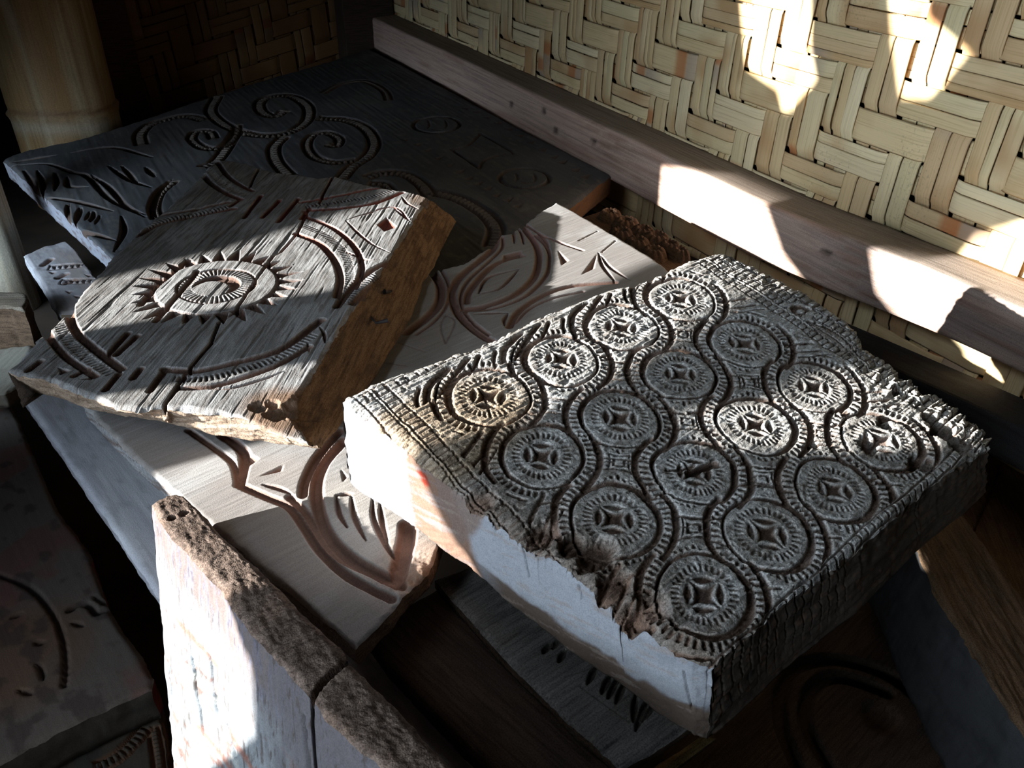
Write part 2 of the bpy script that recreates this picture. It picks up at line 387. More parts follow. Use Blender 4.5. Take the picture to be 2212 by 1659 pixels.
cu = bpy.data.curves.new('wall_left', 'CURVE'); cu.dimensions = '2D'; cu.fill_mode = 'BOTH'; cu.extrude = .006
def spl(pts):
    s = cu.splines.new('POLY'); s.points.add(len(pts) - 1); s.use_cyclic_u = True
    for p, (x, y) in zip(s.points, pts): p.co = (x, y, 0, 1)
spl([(YF - .3, -1.1), (YB + .3, -1.1), (YB + .3, ZC - .9), (YF - .3, ZC - .9)])
for o in OPEN: spl(o)
tmp = bpy.data.objects.new('wall_left_curve', cu); COL.objects.link(tmp)
dg = bpy.context.evaluated_depsgraph_get(); wme = bpy.data.meshes.new_from_object(tmp.evaluated_get(dg))
bpy.data.objects.remove(tmp)
wl = link('wall_left', wme, None, [MAT_SHELL]); tag(wl, kind='structure')
wl.matrix_world = Matrix(((0, 0, 1, XL), (1, 0, 0, 0), (0, 1, 0, 1.0), (0, 0, 0, 1)))

# ------------------------------------------------------------------ woven bamboo walls
def strip_mesh(name, path, width_vec, nrm, w, th, s):
    """flat split-bamboo strip along a path (n,3); width direction constant; slightly domed"""
    n = len(path); hw = w/2
    prof = [(-hw, -th*.4), (-hw*.86, th*.55), (hw*.86, th*.55), (hw, -th*.4), (hw*.9, -th), (-hw*.9, -th)]
    V = np.concatenate([path + width_vec*a + nrm*b for a, b in prof]).reshape(len(prof), n, 3)
    k = len(prof); idx = np.arange(k*n).reshape(k, n)
    Q = np.stack([idx[:, :-1], idx[:, 1:], np.roll(idx, -1, 0)[:, 1:], np.roll(idx, -1, 0)[:, :-1]], -1).reshape(-1, 4)
    me = mesh_np(name, V.reshape(-1, 3), Q, smooth=True)
    at = me.attributes.new('along', 'FLOAT_VECTOR', 'POINT')
    al = np.stack([np.tile(s, k), np.repeat([p[0] for p in prof], n), np.zeros(k*n)], 1).astype(np.float32)
    at.data.foreach_set('vector', al.ravel())
    return me
def weave(parent, org, eu, ev, nrm, cols, rows, pu, pv, parity, rnd, mat, amp=.0048, nst=((2, 2, 3, 3, 4), (1, 2, 2, 3))):
    """2/2 twill of bundles: columns run along ev, rows along eu; top at parity (row+col)%4 in {0,1}"""
    c0, c1 = cols; r0, r1 = rows
    def over(c, r): return 1.0 if (r + c + parity) % 4 in (0, 1) else -1.0
    def bundle(fixed, lo, hi, is_col):
        pitch = pu if is_col else pv; run = pv if is_col else pu
        n = rnd.choice(nst[0]) if is_col else rnd.choice(nst[1])
        bw = pitch*rnd.uniform(.90, .96)
        ws = np.array([rnd.uniform(.55, 1.3) for _ in range(n)]); ws = ws/ws.sum()*bw
        x = -bw/2 + rnd.uniform(-.002, .002)
        for w in ws:
            cpos = x + w/2; x += w
            m = (hi - lo)*8 + 1
            t = np.linspace(lo, hi, m)                    # in cells
            sg = np.array([over(fixed, int(math.floor(q))) if is_col else -over(int(math.floor(q)), fixed) for q in np.clip(t, lo, hi - .001)])
            ker = np.array([.25, .5, .25]); sp = np.pad(sg, 1, mode='edge'); sp = np.convolve(sp, ker, 'valid')
            bow = rnd.uniform(-.0012, .0012)
            wob = np.interp(t, np.linspace(lo, hi, 9), [rnd.uniform(-.0016, .0016) for _ in range(9)])
            along = t*run; dep = sp*amp + bow + np.abs(sp)*0
            if is_col: path = org + np.outer(np.full(m, fixed*pu + pu/2 + cpos) + wob, eu) + np.outer(along, ev) + np.outer(dep, nrm)
            else: path = org + np.outer(along, eu) + np.outer(np.full(m, fixed*pv + pv/2 + cpos) + wob, ev) + np.outer(dep, nrm)
            me = strip_mesh('bamboo_strip', path, eu if is_col else ev, nrm, w*rnd.uniform(.94, 1.0), .0011, along)
            link('bamboo_strip', me, parent, [mat])
    for c in range(c0, c1): bundle(c, r0, r1, True)
    for r in range(r0, r1): bundle(r, c0, c1, False)
rnd = random.Random(11)
wr = link('wall_right', box_me('wall_right', X0 + .02, X0 + .05, YF, YB + .05, 0, ZC, 0), None, [MAT_BACK]); tag(wr, kind='structure')
# columns advance towards the viewer (-Y); rows go down
weave(wr, np.array([X0, 1.362 + .03675, 1.0 - .135]), np.array([0, -1., 0]), np.array([0, 0, -1.]), np.array([-1., 0, 0]),
      (-25, 19), (-3, 12), .0735, .060, 0, rnd, MAT_BAMBOO)
wb = link('wall_back', box_me('wall_back', XL, X0 + .05, YB + .02, YB + .05, 0, ZC, 0), None, [MAT_BACK]); tag(wb, kind='structure')
ang = math.radians(11.8); q0 = hy(415, 180, YB)
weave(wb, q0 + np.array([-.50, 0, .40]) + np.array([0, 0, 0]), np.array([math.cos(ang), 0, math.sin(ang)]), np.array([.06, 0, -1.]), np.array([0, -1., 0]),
      (0, 19), (-4, 15), .0735, .062, 1, rnd, MAT_BAMBOO_SHADE, nst=((1, 2, 2), (1, 1, 2)))

# ------------------------------------------------------------------ beam, posts, sill
XB = 1.16; ZBT = 1 - .568; ZBB = 1 - .683
def beam_mesh():
    ny, nz = 420, 16
    y = np.linspace(-.35, YB, ny); prof = []
    for t in np.linspace(0, 1, 14): prof.append((XB, ZBB + (ZBT - ZBB)*t))
    for t in np.linspace(0, 1, 10)[1:]: prof.append((XB + (X0 - .004 - XB)*t, ZBT + .004*t))
    prof.append((X0 - .004, ZBB)); prof.append((XB + .05, ZBB))
    prof = np.array(prof); prof[13] += (.0015, -.0015)
    def lift(y, z): t = sstep(1.15, .45, y); return z + t*(.048*(1 - (z - ZBB)/(ZBT - ZBB)) + .020*(z - ZBB)/(ZBT - ZBB))
    Yg = np.repeat(y, len(prof)); Xg = np.tile(prof[:, 0], ny); Zg = lift(Yg, np.tile(prof[:, 1], ny))
    n = .0016*fbm2(Yg*6, Zg*120, 3) + .0016*noise2(Yg*3, Xg*9 + Zg*9, 5)
    front = Xg < XB + .003
    Xg = Xg + np.where(front, n, 0); Zg = Zg + np.where(~front, n*.8, 0)
    dust = sstep(XB + .001, XB + .012, Xg)
    lines = fbm2(Yg*5 + 0.5*noise2(Yg*4, Zg*20, 9), Zg*170 + 2.2*noise2(Yg*3.5, Zg*16, 21), 31)
    col = np.tile([.60, .42, .335], (len(Yg), 1)); col = mix(col, (.45, .37, .335), sstep(1.1, .7, Yg)*.8)
    col = mix(col, (.44, .27, .20), sstep(.05, .3, lines)*.7)
    col = mix(col, (.66, .49, .40), sstep(.1, .4, noise2(Yg*4, Zg*30, 44))*.6)
    col = mix(col, (.30, .25, .21), dust*.92)
    for (u, v) in [(1175, 240), (1200, 282), (1282, 306), (1105, 225), (1786, 545)]:
        p = hx(u, v, XB); d = np.hypot((Yg - p[1])/1.8, Zg - p[2]); col = mix(col, (.05, .035, .03), sstep(.010, .004, d)*.85*front)
        Xg = Xg + .003*sstep(.007, .003, d)*front
    V = np.stack([Xg, Yg, Zg], 1); k = len(prof); idx = np.arange(ny*k).reshape(ny, k); nx = np.roll(idx, -1, 1)
    Q = np.stack([idx[:-1], nx[:-1], nx[1:], idx[1:]], -1)[:, :, ::-1].reshape(-1, 4)
    return mesh_np('trim_1', V, Q, col)
MAT_BEAM_Y = wood_mat('planed_reddish_beam_y', dark=.6, grain=(170, 5, 170), bump=.35, var=.3)
tag(link('trim_1', beam_mesh(), None, [MAT_BEAM_Y]), kind='structure')
zs = hx(1870, 702, X0)[2] - .004
_sill = link('trim_2', box_me('trim_2', X0 - .10, X0 - .012, -.35, 2.2, zs - .07, zs, .006), None, [wood_mat('dusty_dark_sill', base=(.05, .047, .047), grain=(90, 6, 90), dark=.6)]); tag(_sill, kind='structure')
for v in _sill.data.vertices: v.co.z += (.83 - v.co.y)*.108
x0 = hy(735, 50, YB - .06)[0]
tag(link('trim_3', box_me('trim_3', x0, X0 - .015, YB - .10, YB - .005, .0, ZC, .006), None, [MAT_POST]), kind='structure')
xa = hy(215, 60, YB - .04)[0]; xb = hy(268, 60, YB - .04)[0]
tag(link('trim_4', box_me('trim_4', xa - .02, xb + .02, YB - .05, YB - .008, .0, ZC, .004), None, [MAT_DARKWOOD]), kind='structure')

# =================================================================== THE STACK OF CARVED BOARDS
RED = (.30, .075, .05); BROWN = (.17, .085, .05); DUST = (.36, .35, .33)
def zplane(z, grain_px): return Plane(np.array([0, 0, z]) + np.array([hz(*grain_px[0], z)[0], hz(*grain_px[0], z)[1], 0]), ZUP, grain_px)

# ---------------------------------------------------------------- thick board with sixteen rosettes (front right)
MI = np.array([0.0213, -0.0930, -0.0187]); MJ = np.array([0.1010, 0.0178, 0.0076]); MT = CAM + np.array([.3262, .6126, -.4885])
MN = np.cross(MJ, MI); MN = -MN if MN[2] < 0 else MN
PM = Plane(MT, MN, grain=MJ)
_S = np.array([[MI @ PM.a, MJ @ PM.a], [MI @ PM.b, MJ @ PM.b]]); _SI = np.linalg.inv(_S)
m_edges = [
 [(738, 862), (765, 880), (815, 915), (868, 958), (930, 1010), (1000, 1068), (1060, 1120), (1110, 1150), (1160, 1185), (1195, 1203), (1240, 1235), (1290, 1275), (1345, 1320), (1400, 1350), (1450, 1388), (1500, 1420), (1545, 1432)],
 [(1545, 1432), (1610, 1375), (1680, 1315), (1760, 1255), (1840, 1195), (1920, 1130), (1990, 1065), (2050, 1020), (2105, 985), (2150, 955)],
 [(2150, 955), (2160, 928), (2125, 895), (2080, 850), (2020, 822), (1985, 790), (1935, 762), (1880, 742), (1858, 715), (1838, 690), (1760, 640), (1690, 590), (1620, 555), (1560, 535)],
 [(1560, 535), (1535, 540), (1470, 568), (1400, 600), (1320, 622), (1240, 648), (1160, 682), (1080, 722), (1010, 752), (930, 778), (850, 805), (780, 835), (738, 862)]]
def rosette_carve(C):
    ij = _SI @ np.stack([C.A, C.B]); fi = ij[0] + .022*noise2(C.A*26, C.B*26, 601) + .008*noise2(C.A*80, C.B*80, 603); fj = ij[1] + .022*noise2(C.A*26, C.B*26, 602) + .008*noise2(C.A*80, C.B*80, 604)
    best = np.full(len(fi), 9.); r = np.zeros(len(fi)); th = np.zeros(len(fi)); ci = np.zeros(len(fi)); cj = np.zeros(len(fi))
    for i in range(-1, 5):
        for j in range(-1, 5):
            if not (0 <= i <= 3 and 0 <= j <= 3): continue
            di = fi - i - .05*math.sin(i*5 + j*3); dj = fj - j - .05*math.cos(i*4 - j*7)
            q = np.hypot(di, dj); a = np.arctan2(dj, di); sc = q - .13*np.sin(2*a)*np.clip(q/.5, 0, 1)
            m = sc < best; best[m] = sc[m]; r[m] = q[m]; th[m] = a[m]; ci[m] = i; cj[m] = j
    C.ros = r; di = r*np.cos(th); dj = r*np.sin(th)
    inside = r < .72
    d = np.zeros(len(fi))
    tooth = lambda k, duty: np.clip((np.abs(((th*k/(2*np.pi)) % 1) - .5)*2 - (1 - duty))/.35, 0, 1)
    band = lambda c, w: np.clip((1 - np.abs(r - c)/(w/2))*2.2, 0, 1)
    swell = .75 + .35*np.sin(th - 2.1 + ci)
    d = np.maximum(d, .0062*band(.415, .085*swell))                                            # moat round the disc
    d = np.maximum(d, .0038*tooth(46, .6)*np.clip((1 - np.abs(r - .497)/.046)*3, 0, 1))     # ladder band
    gap = sstep(.1, .45, np.abs(np.cos(2*th)))                                                  # outer moat only between rosettes
    for i in range(4):                                                                          # outer moats running over into the next disc (S scrolls)
        for j in range(4):
            x = fi - i - .05*math.sin(i*5 + j*3); y = fj - j - .05*math.cos(i*4 - j*7); q = np.hypot(x, y); m = q < .66
            s2 = (x*y)/(q*q + 1e-9)*2                                                           # sin(2 theta)
            wdt = .030 + .014*np.clip(s2, 0, 1)
            d = np.where(m, np.maximum(d, .0062*np.clip((1 - np.abs(q - .575)/wdt)*2.0, 0, 1)*sstep(-.02, .12, s2)), d)
            d = np.where(m, np.maximum(d, .0040*np.clip((1 - np.abs(q - .60)/.018)*2.0, 0, 1)*sstep(-.45, -.75, s2)), d)
    d = np.maximum(d, .0026*tooth(32, .55)*np.clip((1 - np.abs(r - .262)/.040)*2.5, 0, 1))      # ray ring
    star = (np.abs(di)**.5 + np.abs(dj)**.5) - .215**.5
    d = np.maximum(d, .0062*np.clip(-star/.09, 0, 1))
    for k in range(4):                                                                          # four leaf cuts
        a = np.pi/4 + k*np.pi/2; x = di*math.cos(a) + dj*math.sin(a) - .142; y = -di*math.sin(a) + dj*math.cos(a)
        lens = .040*(1 - (y/.105)**2) - np.abs(x); d = np.maximum(d, .0045*np.clip(lens/.02, 0, 1)*(np.abs(y) < .105))
    d = d*inside
    # curved squares between four rosettes
    for i in range(0, 3):
        for j in range(0, 3):
            x = fi - i - .5; y = fj - j - .5; u = (x + y)/1.414; w = (x - y)/1.414
            sq = np.maximum(np.abs(u), np.abs(w)*1.2); ast = np.abs(x)**.8 + np.abs(y)**.8
            d = np.maximum(d, .0028*np.clip((1 - np.abs(ast - .235)/.02)*2, 0, 1)*(r > .60))
            d = np.maximum(d, .003*np.clip((1 - np.abs(sq - .055)/.016)*2, 0, 1))
            d = np.maximum(d, .003*np.clip((1 - np.abs(w)/.012)*2, 0, 1)*(np.abs(u) > .05)*(np.abs(u) < .2))
    for i in range(0, 3):                                                                       # fans of half motifs towards the borders
        for j, s in ((0, -1), (3, 1)):
            x = fi - i - .5; y = (fj - j)*s
            for o_, w in ((-.10, .03), (.06, .022), (.16, .014)):
                dd = np.abs(x - o_ - .5*(y - .45)); d = np.maximum(d, .0045*np.clip((1 - dd/w)*2, 0, 1)*sstep(.28, .36, y)*sstep(.72, .64, y)*(r > .46))
    C.h = -d*0
    for k in range(-1, 4):                                                                      # long cuts running from the discs into the left border
        for a_, w_ in (([(968, 794), (929, 832), (923, 866), (929, 893)], .0085), ([(1013, 771), (966, 832), (953, 866), (968, 898)], .007), ([(1036, 768), (1026, 788), (1014, 808)], .005), ([(906, 838), (900, 862), (905, 882)], .005)):
            P = C.pl.px(a_) + np.array([MJ @ C.pl.a, MJ @ C.pl.b])*k
            if k == -1: continue
            C.groove(P, w_, .0055, local=True)
    d = np.where(fi < -.30, np.maximum(d*(r < .56), -C.h), d); C.h = np.zeros_like(d); C.g = np.zeros_like(d)
    # borders: rows of little blocks
    def blocks(co, al, c, w, pitch, dep):
        q = np.abs(co - c); fr = np.abs(((al/pitch) % 1) - .5)*2
        return dep*np.maximum(np.clip((fr - .72)/.2, 0, 1)*(q < w/2), np.clip((1 - np.abs(q - w/2)/.012)*1.6, 0, 1))
    da = -fi; db = fi - 3
    bl = blocks(da, fj, .75, .13, .12, .0028)*(fj > -1.0)*(fj < 4.2); bl = np.maximum(bl, blocks(da, fj + .06, .90, .13, .105, .0024)*(fj > -1.0)*sstep(.004, .011, C.de))
    bl = np.maximum(bl, blocks(db, fj, .555, .10, .12, .0034))
    bl = np.maximum(bl, blocks(-fj, fi, .78, .15, .075, .003)*(fi < 2.0)); bl = np.maximum(bl, blocks(-fj, fi + .03, .97, .15, .07, .0026)*(fi < 2.2))
    for c, p in ((.80, .085), (.98, .10), (1.14, .08), (1.3, .11)):
        bl = np.maximum(bl, blocks(fj - 3, fi, c, .13, p, .0058))
    x = fi - 1.05; y = fj - 4.05; q = np.hypot(x, y); bl = np.where(q < .17, 0, bl)
    bl = np.maximum(bl, .007*np.clip((.05 - np.abs(q - .09))/.03, 0, 1)*(x < .07))
    x = fi - 1.62; y = fj - 3.95                                                                # long lens in the right border
    lens = .09*(1 - (x/.42)**2) - np.abs(y); bl = np.where(lens > 0, .001, bl); bl = np.maximum(bl, .005*np.clip((1 - np.abs(lens)/.014)*2, 0, 1)*(np.abs(x) < .42))
    bl = np.maximum(bl, .005*np.clip((1 - np.abs(y)/.012)*2, 0, 1)*(np.abs(x) < .36))
    d = np.where((da > .62) | (db > .49) | (fj < -.66) | (fj > 3.68), bl, d)
    d *= 1 - .55*sstep(.1, .5, fbm2(C.A*22, C.B*30, 61))*.6                                     # wear
    C.h = -d; C.g = np.clip(d/.004, 0, 1)
    # fibrous weathering
    wx = sstep(-.4, .35, fbm2(C.A*9, C.B*11, 5)) 
    low = sstep(-.25, -.9, fj)*sstep(.2, 1.2, fi) + sstep(1.2, 2.6, fi)*sstep(.3, -.55, fj)     # front corner, bare fibres
    rot = sstep(3.45, 4.05, fj + .25*fbm2(C.A*25, C.B*25, 8))*sstep(1.55, 2.3, fi + .3*fbm2(C.A*20, C.B*20, 7)) 
    rot2 = sstep(3.6, 4.2, fj)*sstep(1.1, .2, fi)*.5
    C.low = np.clip(low, 0, 1); C.rot = np.clip(rot + rot2*.5, 0, 1)
    fib = noise2(C.A*20, C.B*420, 3) + .7*noise2(C.A*45, C.B*900, 4)
    C.h += .0005*fib*(1 + 1.3*C.low + wx) + .0008*fbm2(C.A*60, C.B*90, 12) + .0007*fbm2(C.A*240, C.B*300, 13, 2) - .0012*sstep(.28, .5, fbm2(C.A*130, C.B*220, 14, 2))
    crk = fbm2(C.A*7, C.B*130, 15, 3); C.h -= .0028*sstep(.30, .46, crk)*(C.low*.9 + .25*wx + C.rot)
    # front edge worm-eaten hollows
    for (u, v, s, dp) in [(1285, 1195, .018, .012), (1235, 1180, .013, .010), (1400, 1318, .017, .013), (1330, 1262, .018, .012), (1175, 1150, .014, .012), (1030, 1085, .016, .008), (1365, 1330, .018, .016)]:
        p = C.pl.px([(u, v)])[0]; q = np.hypot((C.A - p[0])/1.35, C.B - p[1])*(1 + .5*fbm2(C.A*80, C.B*80, 23))
        k = sstep(s, s*.45, q); C.h -= dp*k; C.g = np.maximum(C.g, k*.9)
    C.groove([(1488, 1022), (1512, 1012), (1546, 1000)], .009, .014); C.groove([(1440, 1016), (1475, 1012), (1500, 1003)], .004, .005); C.groove([(1040, 842), (1052, 872), (1060, 900)], .0025, .003)
    # rotten right corner: slopes away in ragged splinters
    rag = fbm2(C.A*28, C.B*70, 33) + .6*noise2(C.A*60, C.B*240, 34)
    C.h += C.rot*(.007*rag - .004 - .006*sstep(.2, .45, fbm2(C.A*30, C.B*160, 36, 3))) - .03*sstep(4.0, 4.7, fj + .3*rag)*C.rot
    for (u, v, s, dp) in [(1912, 915, .011, .014), (2010, 900, .012, .016), (1880, 962, .013, .012), (1828, 890, .007, .006), (2040, 930, .016, .02), (2080, 960, .016, .018), (1940, 840, .009, .01), (1990, 1000, .014, .014), (1760, 960, .006, .006)]:
        p = C.pl.px([(u, v)])[0]; q = np.hypot(C.A - p[0], C.B - p[1])*(1 + .6*fbm2(C.A*90, C.B*90, 43)); k = sstep(s, s*.4, q); C.h -= dp*k; C.g = np.maximum(C.g, k*.8)
    C.h -= .012*sstep(.02, 0, C.de)*np.clip(.5 + fbm2(C.A*35, C.B*35, 77), 0, 1)*np.clip(sstep(.9, 1.5, fi)*sstep(3.0, 2.9, fj)*.35 + C.rot + .10, 0, 1)
def rosette_paint(C):
    n = fbm2(C.A*16, C.B*24, 51); n2 = fbm2(C.A*70, C.B*110, 52)
    col = np.tile([.42, .405, .38], (len(C.A), 1))
    col = mix(col, (.55, .55, .535), sstep(-.1, .4, n)); col = mix(col, (.235, .205, .175), sstep(.0, .35, n2)*.55)
    col = mix(col, (.17, .13, .10), C.low*.8); col = mix(col, (.60, .58, .54), C.rot*.8)
    tan = sstep(.35, -.15, np.hypot((C.A - C.pl.px([(950, 935)])[0][0])/.11, (C.B - C.pl.px([(950, 935)])[0][1])/.06) - .9)
    col = mix(col, (.33, .235, .14), tan*.75)
    col = mix(col, (.15, .08, .05), C.g*.8)
    return col
def rosette_side(k, s, t, S):
    n = fbm2(S[:, 0]*30, S[:, 1]*30 + S[:, 2]*30, 71); n2 = fbm2(S[:, 0]*120, S[:, 2]*160 + S[:, 1]*60, 73)
    if k == 0:                                                          # whitewashed front with a bare, peach-coloured patch
        c = np.tile([.26, .27, .295], (len(s), 1)); c = mix(c, (.19, .20, .225), sstep(-.1, .4, n)*.6)
        patch = sstep(.195, .215, s + .012*n2)*sstep(.355 + .02, .335, s - .06*t + .02*n)
        c = mix(c, (.175, .10, .065), patch*.95); c = mix(c, (.17, .15, .155), patch*sstep(.05, .3, n2)*.6)
        bare = sstep(.285 + .07*t, .305 + .07*t, s + .02*n)*sstep(.455 - .13*t, .435 - .13*t, s + .03*n)*sstep(.72, .60, t + .1*n); c = mix(c, (.16, .115, .095), bare*.9)
        c = mix(c, (.24, .03, .015), sstep(.017, .008, np.hypot((s - .262)*.7, (t - .16)*.16) + .006*n2))
        raw = sstep(.66, .74, t + .12*n + .10*sstep(.4, 1, s))*sstep(.36, .5, s); c = mix(c, (.095, .07, .055), raw)
        c = mix(c, (.25, .2, .17), sstep(.25, .42, n2)*.5)
        return c
    c = np.tile([.12, .098, .08], (len(s), 1)); c = mix(c, (.06, .048, .04), sstep(-.05, .4, n)*.8); c = mix(c, (.26, .15, .09), sstep(.15, .45, n2)*.5)
    return c
m_bottom = [
 [(757, 1045), (775, 1065), (830, 1098), (900, 1145), (960, 1195), (1010, 1225), (1080, 1290), (1150, 1345), (1250, 1425), (1340, 1480), (1420, 1545), (1500, 1592), (1532, 1598)],
 [(1532, 1598), (1600, 1535), (1690, 1445), (1770, 1385), (1850, 1325), (1930, 1245), (2000, 1175), (2080, 1110), (2130, 1060)], None, None]
def rosette_side_h(k, s, t, S):
    if k == 0:
        raw = sstep(.70, .82, t + .08*fbm2(S[:, 0]*30, S[:, 1]*30 + S[:, 2]*30, 71))
        h = raw*(.0012*fbm2(S[:, 0]*300, S[:, 2]*300 + S[:, 1]*200, 81) + .002) + .0006*fbm2(S[:, 0]*60, S[:, 2]*60 + S[:, 1]*60, 82)
        for sc, t0, t1 in ((.945, .15, .62), (.70, .05, .2), (.56, .0, .35)):
            h = h + .004*np.clip(1 - np.abs(s - sc - .035*(t - t0))/.0028, 0, 1)*(t > t0)*(t < t1)
        return h
    st = noise2(S[:, 0]*14 + S[:, 1]*14, S[:, 2]*130, 83) + .7*noise2(S[:, 0]*30 + S[:, 1]*30, S[:, 2]*300, 84)
    return .0016*st
o = slab('rosette_board', PM, m_edges, .115, .0009, rosette_carve, rosette_paint, rosette_side, m_bottom, [MAT_CARVED, MAT_PAINT], rough=.0018, rows=48, rough_scale=70, edge_wear=.006, side_h=rosette_side_h, side_rough=(.16, .3, 1, .6))
tag(o, 'thick weathered grey board carved with four rows of rosettes, rotten at its right corner', 'carved board')

# ---------------------------------------------------------------- board with the big eye (left, on top)
ep = hz(690, 955, 1 - .551); en = np.cross(hz(885, 415, 1 - .556) - ep, hz(20, 800, 1 - .551) - ep)
PE = Plane(ep, en, [(420, 760), (600, 540)])
e_edges = [
 [(18, 800), (60, 812), (110, 822), (160, 842), (205, 858), (245, 878), (300, 884), (350, 880), (410, 882), (470, 890), (530, 905), (580, 925), (625, 945), (668, 958)],
 [(668, 958), (632, 905), (640, 860), (680, 800), (715, 740), (745, 690), (785, 635), (830, 575), (865, 520), (900, 465), (928, 428)],
 [(928, 428), (905, 418), (880, 413), (845, 408), (800, 400), (760, 390), (722, 380), (690, 384), (640, 376), (600, 372), (560, 362), (530, 352), (500, 346), (466, 345)],
 [(466, 345), (440, 370), (395, 415), (345, 462), (295, 505), (245, 552), (205, 600), (175, 632), (160, 655), (150, 668), (128, 688), (100, 716), (70, 745), (40, 778), (18, 800)]]
def eye_carve(C):
    g = C.groove
    c = C.pl.px([(468, 616)])[0]; x = C.A - c[0]; y = C.B - c[1]
    c2 = C.pl.px([(600, 600)])[0]; R0 = math.hypot(*(c2 - c)); r = np.hypot(x, y); th = np.arctan2(y, x)
    # sun teeth all round the eye
    nt = 27; ph = (th*nt/(2*np.pi)) % 1; q = np.abs(ph - .5)*2; t = (r - R0)/(R0*(.40 + .07*np.sin(th*5 + 1)))
    dep = .0085*np.clip((1 - t - q)*2.6, 0, 1)*(t > 0)*(t < 1); C.h = np.minimum(C.h, -dep); C.g = np.maximum(C.g, np.clip(dep/.004, 0, 1))
    e = np.clip((1 - np.abs(r - R0)/.0035)*2, 0, 1)*.002; C.cut(np.arange(len(r)), e)
    # ticked ring round the pupil
    Ri = R0*.40; Ro = R0*.63; nk = 46; q = np.abs(((th*nk/(2*np.pi)) % 1) - .5)*2
    dep = .0032*np.clip((q - .45)/.3, 0, 1)*np.clip(np.minimum(r - Ri, Ro - r)/.002, 0, 1); C.cut(np.arange(len(r)), dep, np.clip(dep/.003, 0, 1)*.7)
    C.cut(np.arange(len(r)), .003*np.clip((1 - np.abs(r - Ro)/.0025)*2, 0, 1)); 
    cres = (r < Ri)*np.clip((Ri - r)/.004, 0, 1); off = C.pl.px([(455, 624)])[0]; r2 = np.hypot(C.A - off[0], C.B - off[1])
    C.cut(np.arange(len(r)), .007*cres*np.clip((r2 - Ri*.72)/.008, 0, 1)*.8)
    # channels beside the eye
    g([(304, 658), (338, 618), (372, 590), (406, 562)], .011, .008); g([(336, 694), (371, 652), (415, 600), (425, 585)], .010, .008)
    # double bands with ladder
    for a, b, m in [
      ([(150, 655), (153, 692), (168, 720), (195, 745), (226, 770), (262, 797)], [(100, 715), (116, 740), (140, 768), (170, 790), (205, 812)], [(128, 700), (148, 735), (182, 768), (215, 792), (242, 808)]),
      ([(300, 508), (338, 487), (388, 473), (449, 461), (505, 450)], [(345, 465), (395, 457), (440, 448), (495, 436)], [(320, 492), (360, 474), (420, 462), (495, 446)]),
      ([(356, 797), (422, 801), (506, 783), (608, 753), (695, 690)], [(386, 838), (456, 834), (540, 811), (608, 784), (668, 748)], [(375, 818), (440, 818), (520, 800), (608, 769), (680, 722)]),
      ([(640, 505), (690, 526), (722, 560), (735, 600), (728, 640)], [(662, 468), (722, 494), (765, 532), (782, 575), (768, 620)], [(655, 486), (706, 510), (744, 546), (757, 590), (748, 630)]),
      ([(660, 455), (740, 449), (807, 439), (868, 416)], [(650, 437), (740, 421), (800, 408), (850, 404)], [(660, 446), (740, 435), (805, 424), (855, 410)]),
      ([(435, 372), (455, 395), (490, 418), (520, 430)], [(470, 350), (490, 378), (520, 400), (545, 412)], [(450, 362), (473, 388), (505, 409), (533, 421)]),
      ([(728, 662), (760, 620), (800, 585), (850, 560)], [(760, 655), (790, 625), (830, 596)], [(745, 655), (775, 620), (815, 590)])]:
        g(a, .0135, .0078, taper=False); g(b, .0115, .0072); C.ladder(m, .019, .0066, .004, edge=False)
    # slots
    for a in [[(527, 470), (564, 422)], [(567, 470), (604, 432)], [(601, 479), (645, 429)], [(651, 473), (668, 449)], [(497, 445), (517, 432)], [(324, 844), (354, 803)], [(232, 767), (277, 719)], [(251, 766), (297, 725)], [(228, 842), (257, 807)], [(287, 817), (304, 796)], [(62, 800), (88, 780)], [(160, 812), (190, 796)]]:
        g(a, .010, .007, smooth=False)
    C.chip((135, 800), .012, 1.0, .008); C.chip((188, 817), .009, 2.0, .007)
    # corner motif and fan
    C.poly([(814, 486), (835, 469), (858, 490), (831, 500)], .005)
    for a in [[(747, 476), (784, 464), (851, 447), (888, 480)], [(747, 476), (774, 503), (804, 527), (842, 545)], [(852, 450), (866, 462), (886, 478)], [(868, 425), (880, 440), (905, 452)], [(440, 840), (500, 838), (560, 822), (615, 802)], [(690, 705), (700, 720), (702, 740)], [(664, 740), (668, 760)], [(740, 540), (790, 560), (820, 560)]]:
        g(a, .006, .004, taper=True)
    # splits
    g([(663, 462), (640, 508), (606, 545), (591, 552), (554, 602), (506, 676), (473, 697), (456, 740), (405, 802), (349, 884)], .0055, .014, smooth=False)
    g([(562, 360), (548, 385), (540, 404)], .006, .012); g([(720, 380), (702, 412), (690, 438)], .006, .012)
    # chipped corner by the end grain
    for (u, v, s, dp) in [(600, 890, .018, .007), (640, 880, .024, .009), (560, 880, .012, .007), (590, 872, .010, .008), (930, 440, .02, .01)]:
        p = C.pl.px([(u, v)])[0]; q = np.hypot(C.A - p[0], C.B - p[1])*(1 + .5*fbm2(C.A*70, C.B*70, 123)); C.h -= dp*sstep(s, s*.3, q)
    fib = noise2(C.A*14, C.B*380, 203) + .8*noise2(C.A*30, C.B*800, 204); wx = .7 + .6*fbm2(C.A*12, C.B*12, 206)
    C.h += .0003*fib*wx + .0007*fbm2(C.A*40, C.B*60, 207) - .0014*sstep(.26, .46, fbm2(C.A*6, C.B*170, 208, 3))
